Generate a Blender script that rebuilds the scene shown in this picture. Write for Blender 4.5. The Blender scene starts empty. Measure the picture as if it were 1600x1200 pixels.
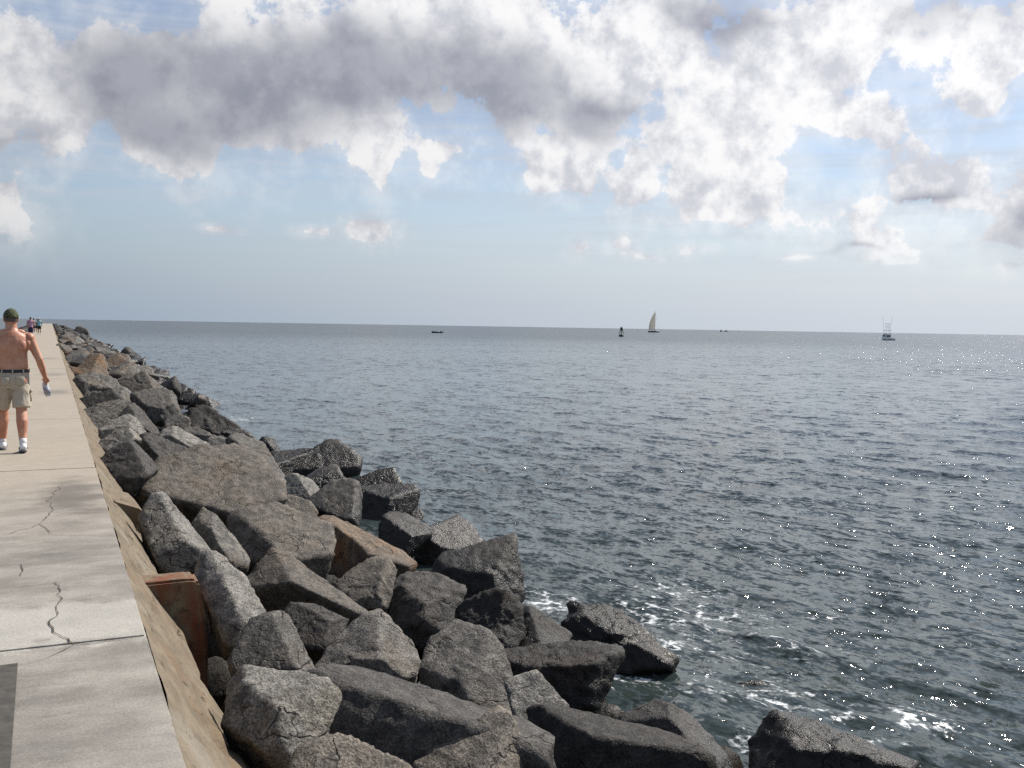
import bpy, bmesh, math, random
import numpy as np
from mathutils import Vector, Matrix

# ------------------------------------------------------------------ camera
# world axes: +Y runs along the jetty, +X towards the open water, z = 0 is the walkway top
SC = bpy.context.scene
F_PX = 1540.0                       # focal length in pixels of a 1600 x 1200 frame
YAW, PITCH, ROLL = math.radians(25.1), math.radians(3.345), math.radians(0.94)
CAM = np.array([-0.45, 0.0, 1.68])
SEA_Z = -2.30
_fh = np.array([math.sin(YAW), math.cos(YAW), 0.0])
_rt = np.array([math.cos(YAW), -math.sin(YAW), 0.0])
_fw = _fh * math.cos(PITCH) + np.array([0, 0, -math.sin(PITCH)])
_up = np.cross(_rt, _fw)
RT = _rt * math.cos(ROLL) + _up * math.sin(ROLL)
UP = _up * math.cos(ROLL) - _rt * math.sin(ROLL)
FW = _fw
cam_data = bpy.data.cameras.new('camera')
cam_data.sensor_width = 36.0
cam_data.lens = 36.0 * F_PX / 1600.0
cam_data.clip_start = 0.05
cam_data.clip_end = 40000.0
cam = bpy.data.objects.new('camera', cam_data)
SC.collection.objects.link(cam)
m = Matrix(((RT[0], UP[0], -FW[0], CAM[0]), (RT[1], UP[1], -FW[1], CAM[1]),
            (RT[2], UP[2], -FW[2], CAM[2]), (0, 0, 0, 1)))
cam.matrix_world = m
SC.camera = cam

def ray(px, py):
    d = FW + RT * ((px - 800.0) / F_PX) + UP * ((600.0 - py) / F_PX)
    return d / np.linalg.norm(d)
def on_z(px, py, z):
    d = ray(px, py)
    return CAM + d * ((z - CAM[2]) / d[2])
def project(p):
    v = np.asarray(p, float) - CAM
    w = v @ FW
    return 800 + F_PX * (v @ RT) / w, 600 - F_PX * (v @ UP) / w, w

# ------------------------------------------------------------------ world, sun, exposure
SUN_AZ = math.radians(25.1 + 44.0)      # measured from +Y towards +X
SUN_EL = math.radians(43.0)
SUN_DIR = Vector((math.sin(SUN_AZ) * math.cos(SUN_EL), math.cos(SUN_AZ) * math.cos(SUN_EL), math.sin(SUN_EL)))
SC.view_settings.view_transform = 'Standard'
SC.view_settings.look = 'None'
SC.view_settings.gamma = 1.0
SC.view_settings.use_curve_mapping = False
SC.view_settings.exposure = 0.3
SC.cycles.use_denoising = False
SC.cycles.max_bounces = 6
SC.cycles.diffuse_bounces = 3
SC.cycles.glossy_bounces = 3
SC.cycles.transmission_bounces = 2
SC.cycles.caustics_reflective = False
SC.cycles.caustics_refractive = False

sun_data = bpy.data.lights.new('sun', 'SUN')
sun_data.energy = 5.0
sun_data.angle = math.radians(0.53)
sun_data.color = (1.0, 0.95, 0.87)
sun = bpy.data.objects.new('sun', sun_data)
SC.collection.objects.link(sun)
sun.location = (30, 20, 40)
sun.rotation_euler = (-SUN_DIR).to_track_quat('-Z', 'Y').to_euler()

class NT:
    """small helper for writing node graphs"""
    def __init__(self, tree):
        self.t = tree
    def new(self, kind, **kw):
        n = self.t.nodes.new(kind)
        for k, v in kw.items():
            setattr(n, k, v)
        return n
    def _set(self, sock, v):
        if isinstance(v, bpy.types.NodeSocket):
            self.t.links.new(v, sock)
        elif v is not None:
            sock.default_value = v
    def math(self, op, a, b=None, c=None, clamp=False):
        n = self.new('ShaderNodeMath', operation=op, use_clamp=clamp)
        for i, v in enumerate((a, b, c)):
            if v is not None:
                self._set(n.inputs[i], v)
        return n.outputs[0]
    def vmath(self, op, a, b=None, out=0):
        n = self.new('ShaderNodeVectorMath', operation=op)
        self._set(n.inputs[0], a)
        if b is not None:
            if op == 'SCALE':
                self._set(n.inputs['Scale'], b)
            else:
                self._set(n.inputs[1], b)
        return n.outputs['Value'] if out == 'v' else n.outputs[0]
    def mix(self, fac, a, b, blend='MIX'):
        n = self.new('ShaderNodeMix', data_type='RGBA', blend_type=blend)
        self._set(n.inputs[0], fac)
        self._set(n.inputs[6], a if not isinstance(a, tuple) else (*a[:3], 1))
        self._set(n.inputs[7], b if not isinstance(b, tuple) else (*b[:3], 1))
        return n.outputs[2]
    def remap(self, v, a, b, c=0.0, d=1.0, smooth=True):
        n = self.new('ShaderNodeMapRange', interpolation_type='SMOOTHSTEP' if smooth else 'LINEAR')
        self._set(n.inputs[0], v)
        for i, x in enumerate((a, b, c, d)):
            self._set(n.inputs[i + 1], x)
        return n.outputs[0]
    def noise(self, vec, scale, detail=4.0, rough=0.5, dist=0.0, color=False, kind=None, lac=2.0):
        n = self.new('ShaderNodeTexNoise')
        if kind:
            n.noise_type = kind
        if vec is not None:
            self._set(n.inputs['Vector'], vec)
        n.inputs['Scale'].default_value = scale
        n.inputs['Detail'].default_value = detail
        n.inputs['Roughness'].default_value = rough
        n.inputs['Lacunarity'].default_value = lac
        n.inputs['Distortion'].default_value = dist
        return n.outputs['Color'] if color else n.outputs[0]
    def voronoi(self, vec, scale, feature='F1', rnd=1.0, smooth=None, detail=0.0, dist='EUCLIDEAN'):
        n = self.new('ShaderNodeTexVoronoi', feature=feature)
        if feature != 'DISTANCE_TO_EDGE':
            n.distance = dist
        self._set(n.inputs['Vector'], vec)
        n.inputs['Scale'].default_value = scale
        n.inputs['Randomness'].default_value = rnd
        if 'Detail' in n.inputs:
            n.inputs['Detail'].default_value = detail
        if smooth is not None and feature == 'SMOOTH_F1':
            n.inputs['Smoothness'].default_value = smooth
        return n
    def mapping(self, vec, scale=(1, 1, 1), rot=(0, 0, 0), loc=(0, 0, 0)):
        n = self.new('ShaderNodeMapping')
        self._set(n.inputs['Vector'], vec)
        n.inputs['Scale'].default_value = scale
        n.inputs['Rotation'].default_value = rot
        n.inputs['Location'].default_value = loc
        return n.outputs[0]

# clouds in the sky: (image x, y, half width, half height) only say which direction each cloud lies in;
# they become fixed world directions (azimuth / elevation) below
CLOUDS = [
    (-120, 120, 190, 190), (10, 90, 115, 95), (50, 170, 125, 112), (115, 190, 66, 84), (2, 312, 36, 44),
    (230, 90, 150, 105), (330, 140, 190, 100), (300, 205, 90, 45), (520, 90, 260, 115), (700, 60, 220, 100), (800, 120, 230, 85),
    (930, 150, 110, 60), (560, -90, 420, 130), (440, 190, 75, 48),
    (275, 258, 56, 32), (600, 205, 85, 50), (690, 235, 62, 38), (592, 272, 18, 28), (560, 180, 60, 40),
    (870, 243, 86, 44), (905, 262, 40, 26), (1002, 285, 46, 56), (1000, 250, 30, 30),
    (1010, 60, 170, 110), (1120, 120, 130, 115), (1080, 200, 90, 60), (1130, 240, 60, 60), (1190, 70, 90, 90),
    (1205, 300, 52, 46), (1180, 285, 42, 45), (1275, 335, 50, 30), (1350, 368, 62, 36), (1405, 378, 48, 26), (1100, 290, 60, 34),
    (1290, 130, 58, 55), (1330, 185, 55, 40), (1390, 215, 70, 42), (1440, 262, 80, 52), (1400, 280, 60, 36), (1510, 300, 60, 40),
    (1600, 280, 70, 56), (1570, 330, 55, 60), (1630, 360, 80, 60), (1550, 400, 60, 30), (1560, 425, 50, 18),
    (1370, 40, 130, 60), (1490, 30, 130, 60), (1530, 110, 60, 42), (1600, 70, 60, 40), (1250, 10, 80, 40),
    (565, 355, 42, 17), (492, 360, 24, 9), (345, 356, 24, 6), (1085, 384, 30, 11), (978, 384, 24, 14), (1010, 397, 44, 7),
    (1250, 400, 38, 6), (907, 388, 18, 13), (1380, 405, 60, 9),
]
THICK = [(230, 110, 170, 120), (380, 150, 190, 95), (560, 110, 240, 90), (760, 130, 210, 75), (930, 165, 120, 48), (290, 200, 110, 50),
         (10, 250, 100, 40), (1600, 345, 70, 70), (1545, 410, 70, 40), (1500, 10, 140, 40), (1130, 20, 120, 40), (1450, 300, 60, 22),
         (1330, 395, 60, 14)]

def az_el(px, py):
    d = ray(px, py)
    return math.atan2(d[0], d[1]), math.asin(d[2])

def build_world():
    w = bpy.data.worlds.new('World')
    SC.world = w
    w.use_nodes = True
    t = w.node_tree
    t.nodes.clear()
    g = NT(t)
    out = g.new('ShaderNodeOutputWorld')
    sky = g.new('ShaderNodeTexSky', sky_type='NISHITA')
    sky.sun_disc = False
    sky.sun_elevation = SUN_EL
    sky.sun_rotation = SUN_AZ
    sky.air_density = 1.0
    sky.dust_density = 0.5
    sky.ozone_density = 1.0
    tc = g.new('ShaderNodeTexCoord')
    d = tc.outputs['Generated']
    sep = g.new('ShaderNodeSeparateXYZ')
    t.links.new(d, sep.inputs[0])
    az = g.math('ARCTAN2', sep.outputs[0], sep.outputs[1])
    el = g.math('ARCSINE', sep.outputs[2])
    cmb = g.new('ShaderNodeCombineXYZ')
    t.links.new(az, cmb.inputs[0]); t.links.new(el, cmb.inputs[1])
    ae = cmb.outputs[0]
    # domain warp gives the cloud outlines their ragged edge
    wn = g.noise(d, 9.0, 2.0, 0.55, color=True)
    aew = g.vmath('ADD', ae, g.vmath('SCALE', g.vmath('SUBTRACT', wn, (0.5, 0.5, 0.5)), 0.09))
    aes = g.vmath('ADD', ae, g.vmath('SCALE', g.vmath('SUBTRACT', wn, (0.5, 0.5, 0.5)), 0.035))
    # large clouds: their cover is tabulated over azimuth (curves) and elevation (rows), small ones are added singly
    AZ0, AZ1, EL0, DEL, ROWS = -0.30, 1.20, math.radians(1.6), math.radians(1.4), 18
    def cover(blobs, azs, e, soft):
        acc = np.full(len(azs), 3.0)
        for (x, y, rx, ry) in blobs:
            a0, e0 = az_el(x, y)
            c = float(ray(x, y) @ FW)
            ra, re = rx / F_PX * c * c / max(0.6, math.cos(e0)), ry / F_PX * c
            q = np.hypot((azs - a0) / ra, (e - e0) / re)
            h = np.maximum(soft - np.abs(acc - q), 0) / soft
            acc = np.minimum(acc, q) - h * h * h * soft / 6
        return np.clip((1 - acc + 2.0) / 3.0, 0, 1)
    spw = g.new('ShaderNodeSeparateXYZ')
    t.links.new(aew, spw.inputs[0])
    u = g.math('MULTIPLY_ADD', spw.outputs[0], 1 / (AZ1 - AZ0), -AZ0 / (AZ1 - AZ0), clamp=True)
    uu = g.new('ShaderNodeCombineXYZ'); rr = g.new('ShaderNodeCombineXYZ')
    r = g.math('MULTIPLY_ADD', spw.outputs[1], 1 / DEL, -EL0 / DEL)
    for i in range(3):
        t.links.new(u, uu.inputs[i]); t.links.new(r, rr.inputs[i])
    us = np.linspace(0, 1, 90)
    def curve_rows(blobs, k, soft):
        n = g.new('ShaderNodeRGBCurve')
        t.links.new(uu.outputs[0], n.inputs['Color'])
        for ch in range(3):
            vals = cover(blobs, AZ0 + us * (AZ1 - AZ0), EL0 + (k + ch) * DEL, soft)
            pts = n.mapping.curves[ch].points
            pts[0].location = (0, vals[0]); pts[1].location = (1, vals[-1])
            for q_, v in zip(us[1:-1], vals[1:-1]):
                pts.new(float(q_), float(v))
            for p_ in pts:
                p_.handle_type = 'VECTOR'
        n.mapping.update()
        return n.outputs[0]
    big = [c for c in CLOUDS if c[3] >= 25]
    small = [c for c in CLOUDS if c[3] < 25]
    B = T = None
    for k in range(0, ROWS, 3):
        mad = g.new('ShaderNodeVectorMath', operation='SUBTRACT')
        t.links.new(rr.outputs[0], mad.inputs[0]); mad.inputs[1].default_value = (k, k + 1, k + 2)
        wgt = g.vmath('MAXIMUM', g.vmath('SUBTRACT', (1, 1, 1), g.vmath('ABSOLUTE', mad.outputs[0])), (0, 0, 0))
        vb = g.vmath('DOT_PRODUCT', wgt, curve_rows(big, k, 0.12), out='v')
        vt = g.vmath('DOT_PRODUCT', wgt, curve_rows(THICK, k, 0.25), out='v')
        B = vb if B is None else g.math('ADD', B, vb)
        T = vt if T is None else g.math('ADD', T, vt)
    B = g.math('MULTIPLY_ADD', B, 3.0, -2.0)
    T = g.math('MULTIPLY_ADD', T, 3.0, -2.0)
    for (x, y, rx, ry) in small:
        a0, e0 = az_el(x, y)
        c = float(ray(x, y) @ FW)
        ra, re = rx / F_PX * c * c / max(0.6, math.cos(e0)), ry / F_PX * c
        mad = g.new('ShaderNodeVectorMath', operation='MULTIPLY_ADD')
        t.links.new(aes, mad.inputs[0])
        mad.inputs[1].default_value = (1 / ra, 1 / re, 0)
        mad.inputs[2].default_value = (-a0 / ra, -e0 / re, 0)
        B = g.math('MAXIMUM', B, g.math('MULTIPLY_ADD', g.vmath('LENGTH', mad.outputs[0], out='v'), -0.75, 0.72))
    # the same kind of cumulus goes on all round, outside the part of the sky in view
    fdot = g.vmath('DOT_PRODUCT', d, tuple(FW), out='v')
    inside = g.remap(fdot, 0.78, 0.86)
    den = g.math('MAXIMUM', g.math('ADD', sep.outputs[2], 0.12), 0.05)
    pv = g.vmath('SCALE', d, g.math('DIVIDE', 1.0, den))
    gen = g.math('MULTIPLY_ADD', g.noise(pv, 1.1, 1.0, 0.5), 5.0, -3.2)
    gen = g.math('MULTIPLY_ADD', inside, -4.0, gen)
    # billowy relief, and the same a little way towards the sun
    fine = g.noise(d, 10.0, 8.0, 0.63)
    fine2 = g.noise(g.vmath('ADD', d, tuple(SUN_DIR * 0.018)), 10.0, 7.0, 0.63)
    puff = g.math('SUBTRACT', g.noise(d, 48.0, 1.0, 0.5), 0.5)
    relief = g.math('MULTIPLY_ADD', g.math('SUBTRACT', fine, 0.545), 3.1, g.math('MULTIPLY', puff, 0.35))
    lit = g.remap(g.math('MULTIPLY_ADD', g.math('SUBTRACT', fine, fine2), 3.6, g.math('MULTIPLY', puff, 0.5)), -0.42, 0.36)
    # clouds and haze nearer the sun are brighter
    sdot = g.vmath('DOT_PRODUCT', d, tuple(SUN_DIR), out='v')
    gain = g.remap(sdot, 0.30, 0.95, 0.86, 1.22, smooth=False)
    # thin streaks of high cloud low over the sea
    st = g.mapping(ae, scale=(3.0, 42.0, 1.0))
    streak = g.remap(g.noise(st, 1.6, 4.0, 0.6), 0.36, 0.78)
    streak = g.math('MULTIPLY', streak, g.remap(sep.outputs[2], 0.03, 0.12, 0.25, 0.70))
    skyc = g.vmath('MULTIPLY', sky.outputs[0], (SKY_STRENGTH * 1.0, SKY_STRENGTH * 1.0, SKY_STRENGTH * 1.04))
    base = g.mix(streak, skyc, (0.80, 0.87, 0.96))
    hz = g.vmath('SCALE', g.mix(g.remap(sdot, 0.25, 0.85, smooth=False), HAZE_FAR, HAZE_SUN), 1.0)
    base = g.mix(g.remap(sep.outputs[2], 0.20, 0.0, 0.0, 0.95), base, hz)
    fade = g.remap(sep.outputs[2], 0.015, 0.10)
    B = g.math('MAXIMUM', B, gen)
    Fd = g.math('ADD', B, relief)
    alpha = g.math('MAXIMUM', g.remap(Fd, -0.12, 0.13), g.remap(Fd, -1.15, 0.1, 0.0, 0.42))
    T = g.math('MAXIMUM', T, g.math('SUBTRACT', gen, 0.55))
    thick = g.remap(g.math('MULTIPLY_ADD', g.math('SUBTRACT', fine, 0.5), 1.25, T), -0.22, 0.80)
    ccol = g.mix(lit, g.mix(thick, (0.80, 0.82, 0.90), (0.42, 0.442, 0.525)), g.mix(thick, (1.24, 1.24, 1.25), (0.565, 0.585, 0.665)))
    ccol = g.vmath('SCALE', ccol, gain)
    col = g.mix(g.math('MULTIPLY', alpha, fade), base, ccol)
    bg = g.new('ShaderNodeBackground')
    t.links.new(g.vmath('SCALE', col, 0.58), bg.inputs['Color'])
    t.links.new(bg.outputs[0], out.inputs[0])
    w.cycles.sampling_method = 'MANUAL'
    w.cycles.sample_map_resolution = 512
HAZE_FAR, HAZE_SUN = (0.42, 0.53, 0.67), (1.02, 1.09, 1.20)
SKY_STRENGTH = 0.15
build_world()

# ------------------------------------------------------------------ helpers
COL = SC.collection
def link(o, parent=None):
    COL.objects.link(o)
    if parent is not None:
        o.parent = parent
    return o
def mesh_obj(name, verts, faces, mat=None, parent=None, smooth=False):
    me = bpy.data.meshes.new(name)
    me.from_pydata([tuple(map(float, v)) for v in verts], [], faces)
    me.update()
    if smooth:
        me.polygons.foreach_set('use_smooth', np.ones(len(me.polygons), bool))
    o = bpy.data.objects.new(name, me)
    if mat is not None:
        me.materials.append(mat)
    return link(o, parent)
def bm_obj(name, bm, mat=None, parent=None, smooth=False):
    me = bpy.data.meshes.new(name)
    bm.normal_update()
    bm.to_mesh(me)
    bm.free()
    if smooth:
        me.polygons.foreach_set('use_smooth', np.ones(len(me.polygons), bool))
    if mat is not None:
        me.materials.append(mat)
    return link(bpy.data.objects.new(name, me), parent)
def empty(name, loc=(0, 0, 0), rz=0.0):
    o = bpy.data.objects.new(name, None)
    o.empty_display_size = 0.2
    o.location = loc
    o.rotation_euler = (0, 0, rz)
    return link(o)
def tag(o, label=None, cat=None, group=None, kind=None):
    for k, v in (('label', label), ('category', cat), ('group', group), ('kind', kind)):
        if v:
            o[k] = v
    return o
def add_box(bm, c, s, rot=None):
    r = bmesh.ops.create_cube(bm, size=1.0)
    mt = Matrix.Translation(c) @ (rot.to_4x4() if rot is not None else Matrix()) @ Matrix.Diagonal((s[0], s[1], s[2], 1))
    bmesh.ops.transform(bm, matrix=mt, verts=r['verts'])
    return r['verts']
def add_tube(bm, pts, rad, seg=8, cap=True, ell=None):
    """tapered tube through pts; rad is a number, a list, or a list of (rx, ry)"""
    pts = [Vector(p) for p in pts]
    n = len(pts)
    rings = []
    ref = None
    for i, p in enumerate(pts):
        tdir = (pts[min(i + 1, n - 1)] - pts[max(i - 1, 0)]).normalized()
        if ref is None:
            ref = Vector((1, 0, 0)) if abs(tdir.x) < 0.9 else Vector((0, 1, 0))
        a = (ref - tdir * ref.dot(tdir)).normalized()
        ref = a
        b = tdir.cross(a)
        rr = rad[i] if isinstance(rad, (list, tuple)) else rad
        ra, rb = rr if isinstance(rr, (list, tuple)) else (rr, rr)
        rings.append([bm.verts.new(p + a * ra * math.cos(2 * math.pi * k / seg) + b * rb * math.sin(2 * math.pi * k / seg)) for k in range(seg)])
    for i in range(n - 1):
        for k in range(seg):
            bm.faces.new((rings[i][k], rings[i][(k + 1) % seg], rings[i + 1][(k + 1) % seg], rings[i + 1][k]))
    if cap:
        bm.faces.new(rings[0][::-1])
        bm.faces.new(rings[-1])
    return rings
def add_ball(bm, c, r, u=16, v=10, rot=None):
    q = bmesh.ops.create_uvsphere(bm, u_segments=u, v_segments=v, radius=1.0)
    r = r if isinstance(r, (tuple, list)) else (r, r, r)
    mt = Matrix.Translation(c) @ (rot.to_4x4() if rot is not None else Matrix()) @ Matrix.Diagonal((*r, 1))
    bmesh.ops.transform(bm, matrix=mt, verts=q['verts'])

# vectorised gradient-free value noise (numpy) for shaping meshes
def _hash(ix, iy, iz, seed):
    h = (ix * 374761393 + iy * 668265263 + iz * 2147483647 + seed * 974711) & 0xFFFFFFFF
    h = ((h ^ (h >> 13)) * 1274126177) & 0xFFFFFFFF
    h = ((h ^ (h >> 16)) * 2246822519) & 0xFFFFFFFF
    return ((h ^ (h >> 15)) & 0xFFFFFF) / float(0xFFFFFF)
def vnoise(p, seed=0):
    p = np.asarray(p, float)
    i = np.floor(p).astype(np.int64)
    f = p - i
    f = f * f * f * (f * (f * 6 - 15) + 10)
    r = 0
    for dx in (0, 1):
        wx = f[:, 0] if dx else 1 - f[:, 0]
        for dy in (0, 1):
            wy = f[:, 1] if dy else 1 - f[:, 1]
            for dz in (0, 1):
                wz = f[:, 2] if dz else 1 - f[:, 2]
                r = r + wx * wy * wz * _hash(i[:, 0] + dx, i[:, 1] + dy, i[:, 2] + dz, seed)
    return r * 2 - 1
def fbm(p, octaves=4, seed=0, gain=0.5):
    p = np.asarray(p, float)
    s = np.zeros(len(p)); a = 1.0
    for k in range(octaves):
        s += a * vnoise(p, seed + k * 17)
        p = p * 2.03 + 11.7
        a *= gain
    return s

# ------------------------------------------------------------------ materials
def new_mat(name):
    mt = bpy.data.materials.new(name)
    mt.use_nodes = True
    t = mt.node_tree
    g = NT(t)
    b = next(n for n in t.nodes if n.type == 'BSDF_PRINCIPLED')
    return mt, g, b
def plain_mat(name, col, rough=0.6, var=0.12, scale=30.0, metallic=0.0, bump=0.0):
    mt, g, b = new_mat(name)
    tc = g.new('ShaderNodeTexCoord')
    n = g.noise(tc.outputs['Object'], scale, 4.0, 0.6)
    c2 = tuple(max(0.0, x * (1 - 2 * var)) for x in col)
    c1 = tuple(min(1.0, x * (1 + var)) for x in col)
    g._set(b.inputs['Base Color'], g.mix(n, c2, c1))
    b.inputs['Roughness'].default_value = rough
    b.inputs['Metallic'].default_value = metallic
    if bump:
        bn = g.new('ShaderNodeBump')
        bn.inputs['Strength'].default_value = bump
        bn.inputs['Distance'].default_value = 0.01
        g._set(bn.inputs['Height'], n)
        g._set(b.inputs['Normal'], bn.outputs[0])
    return mt

def rock_mat(name, c_dark, c_light, c_stain, stain=0.35, speck=0.5, spec=0.35):
    """granite armour stone: mottled, speckled, stained; wet and weed-dark close to the water"""
    mt, g, b = new_mat(name)
    tc = g.new('ShaderNodeTexCoord'); geo = g.new('ShaderNodeNewGeometry'); oi = g.new('ShaderNodeObjectInfo')
    off = g.vmath('SCALE', (13.0, 7.0, 5.0), oi.outputs['Random'])
    p = g.vmath('ADD', geo.outputs['Position'], off)
    big = g.noise(p, 1.7, 4.0, 0.6)
    mid = g.noise(p, 9.0, 5.0, 0.65)
    fine = g.noise(p, 70.0, 3.0, 0.7)
    col = g.mix(g.remap(mid, 0.34, 0.66), c_dark, c_light)
    col = g.mix(g.math('MULTIPLY', g.remap(big, 0.50, 0.68), stain), col, c_stain)
    grain = g.remap(fine, 0.36, 0.66, 1 - speck, 1 + speck)
    col = g.vmath('MULTIPLY', col, g.vmath('SCALE', (1, 1, 1), grain))
    fis = g.voronoi(g.vmath('ADD', p, g.vmath('SCALE', g.noise(p, 3.0, 3.0, 0.6, color=True), 0.55)), 1.9, 'DISTANCE_TO_EDGE').outputs['Distance']
    fis = g.math('MULTIPLY', g.remap(fis, 0.022, 0.0), g.remap(big, 0.42, 0.58))
    col = g.mix(g.math('MULTIPLY', fis, 0.75), col, (0.012, 0.010, 0.009))
    tint = g.remap(oi.outputs['Random'], 0, 1, 0.82, 1.18, smooth=False)
    col = g.vmath('SCALE', col, tint)
    # tide zone
    sz = g.new('ShaderNodeSeparateXYZ')
    g._set(sz.inputs[0], geo.outputs['Position'])
    zz = g.math('ADD', sz.outputs[2], g.math('MULTIPLY', g.math('SUBTRACT', big, 0.5), 1.1))
    wet = g.remap(zz, SEA_Z + 1.15, SEA_Z + 0.45)
    weed = g.remap(g.math('ADD', zz, g.math('MULTIPLY', g.math('SUBTRACT', mid, 0.5), 0.5)), SEA_Z + 0.50, SEA_Z + 0.15)
    col = g.mix(wet, col, g.vmath('SCALE', col, 0.27))
    col = g.mix(g.math('MULTIPLY', weed, 0.8), col, (0.016, 0.012, 0.009))
    col = g.vmath('MULTIPLY', col, (1.02, 1.0, 0.965))
    g._set(b.inputs['Base Color'], col)
    g._set(b.inputs['Roughness'], g.math('MULTIPLY_ADD', wet, -0.34, g.remap(fine, 0.3, 0.7, 0.82, 0.62)))
    b.inputs['Specular IOR Level'].default_value = spec
    h = g.math('ADD', g.math('MULTIPLY', mid, 1.5), g.math('MULTIPLY_ADD', fine, 0.45, g.math('MULTIPLY', fis, -0.7)))
    bn = g.new('ShaderNodeBump')
    bn.inputs['Strength'].default_value = 0.85
    bn.inputs['Distance'].default_value = 0.022
    g._set(bn.inputs['Height'], h)
    g._set(b.inputs['Normal'], bn.outputs[0])
    return mt
M = {}
M['grey'] = rock_mat('granite_grey', (0.055, 0.051, 0.047), (0.150, 0.139, 0.125), (0.115, 0.085, 0.052), 0.35)
M['pale'] = rock_mat('granite_pale', (0.085, 0.081, 0.075), (0.215, 0.203, 0.185), (0.15, 0.118, 0.075), 0.3)
M['brown'] = rock_mat('granite_brown', (0.054, 0.047, 0.040), (0.150, 0.131, 0.110), (0.125, 0.090, 0.055), 0.45)
M['dark'] = rock_mat('granite_dark', (0.024, 0.022, 0.021), (0.070, 0.064, 0.058), (0.065, 0.045, 0.03), 0.3)
M['rusty'] = rock_mat('granite_rusty', (0.06, 0.042, 0.029), (0.155, 0.112, 0.074), (0.18, 0.085, 0.03), 0.8)
M['wet'] = rock_mat('granite_wet', (0.013, 0.012, 0.011), (0.040, 0.036, 0.032), (0.042, 0.022, 0.014), 0.4, spec=0.28)

def concrete_mat():
    mt, g, b = new_mat('walkway_concrete')
    geo = g.new('ShaderNodeNewGeometry')
    P = geo.outputs['Position']
    big = g.noise(P, 0.55, 4.0, 0.6)
    streak = g.noise(g.mapping(P, scale=(1.0, 2.1, 1.0), rot=(0, 0, 0.12)), 1.5, 5.0, 0.62)
    mid = g.noise(P, 5.0, 5.0, 0.65)
    fine = g.noise(P, 90.0, 3.0, 0.7)
    sp = g.new('ShaderNodeSeparateXYZ'); g._set(sp.inputs[0], P)
    Y = sp.outputs[1]; X = sp.outputs[0]
    # the near slabs are greyer, the farther ones warm and sandy
    near = g.remap(g.math('ADD', Y, g.math('MULTIPLY', g.math('SUBTRACT', big, 0.5), 3.0)), 12.5, 7.0)
    warm = g.mix(big, (0.47, 0.405, 0.325), (0.55, 0.48, 0.39))
    grey = g.mix(g.remap(streak, 0.3, 0.7), (0.29, 0.265, 0.235), (0.49, 0.45, 0.395))
    col = g.mix(near, warm, grey)
    # pale washed band near the long crack, dark water stains by the edge
    band = g.math('MULTIPLY', g.remap(g.math('ADD', Y, g.math('MULTIPLY', g.math('SUBTRACT', mid, 0.5), 0.8)), 5.42, 5.62), g.remap(g.math('ADD', Y, g.math('MULTIPLY', g.math('SUBTRACT', mid, 0.5), 0.8)), 6.45, 6.2))
    col = g.mix(g.math('MULTIPLY', band, 0.65), col, (0.66, 0.625, 0.56))
    def stain(cx, cy, rx, ry, amt, colr):
        v = g.vmath('MULTIPLY', g.vmath('SUBTRACT', P, (cx, cy, 0)), (1 / rx, 1 / ry, 0))
        dd = g.math('ADD', g.vmath('LENGTH', v, out='v'), g.math('MULTIPLY', g.math('SUBTRACT', streak, 0.5), 1.8))
        return g.math('MULTIPLY', g.remap(dd, 1.0, 0.15), amt), colr
    for s_ in ((-0.28, 10.2, 0.42, 1.5, 0.72, (0.17, 0.15, 0.13)), (-0.35, 25.0, 0.5, 1.3, 0.6, (0.2, 0.18, 0.16)), (-0.4, 33.0, 0.6, 1.6, 0.5, (0.24, 0.21, 0.18)),
               (-0.9, 7.6, 0.9, 0.5, 0.35, (0.22, 0.2, 0.18)), (-0.7, 4.9, 0.6, 0.22, 0.40, (0.22, 0.2, 0.18)), (-0.3, 4.2, 0.5, 0.2, 0.35, (0.24, 0.22, 0.2)),
               (-0.55, 46.0, 0.7, 2.0, 0.45, (0.25, 0.21, 0.18)), (-1.0, 19.4, 0.5, 0.5, 0.25, (0.35, 0.24, 0.13)), (-1.35, 10.8, 0.12, 0.12, 0.7, (0.12, 0.1, 0.09))):
        f_, c_ = stain(*s_)
        col = g.mix(f_, col, c_)
    col = g.vmath('SCALE', col, g.remap(fine, 0.25, 0.75, 0.78, 1.16))
    pit = g.remap(g.voronoi(P, 24.0).outputs['Distance'], 0.16, 0.08)
    col = g.mix(g.math('MULTIPLY', pit, g.remap(mid, 0.5, 0.62, 0.0, 0.55)), col, (0.16, 0.14, 0.12))
    col = g.vmath('SCALE', col, g.remap(mid, 0.25, 0.75, 0.93, 1.06))
    col = g.vmath('SCALE', col, 0.68)
    g._set(b.inputs['Base Color'], col)
    b.inputs['Roughness'].default_value = 0.88
    b.inputs['Specular IOR Level'].default_value = 0.25
    bn = g.new('ShaderNodeBump'); bn.inputs['Strength'].default_value = 0.5; bn.inputs['Distance'].default_value = 0.006
    g._set(bn.inputs['Height'], g.math('ADD', mid, g.math('MULTIPLY', fine, 0.5)))
    g._set(b.inputs['Normal'], bn.outputs[0])
    return mt
M['concrete'] = concrete_mat()

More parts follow.
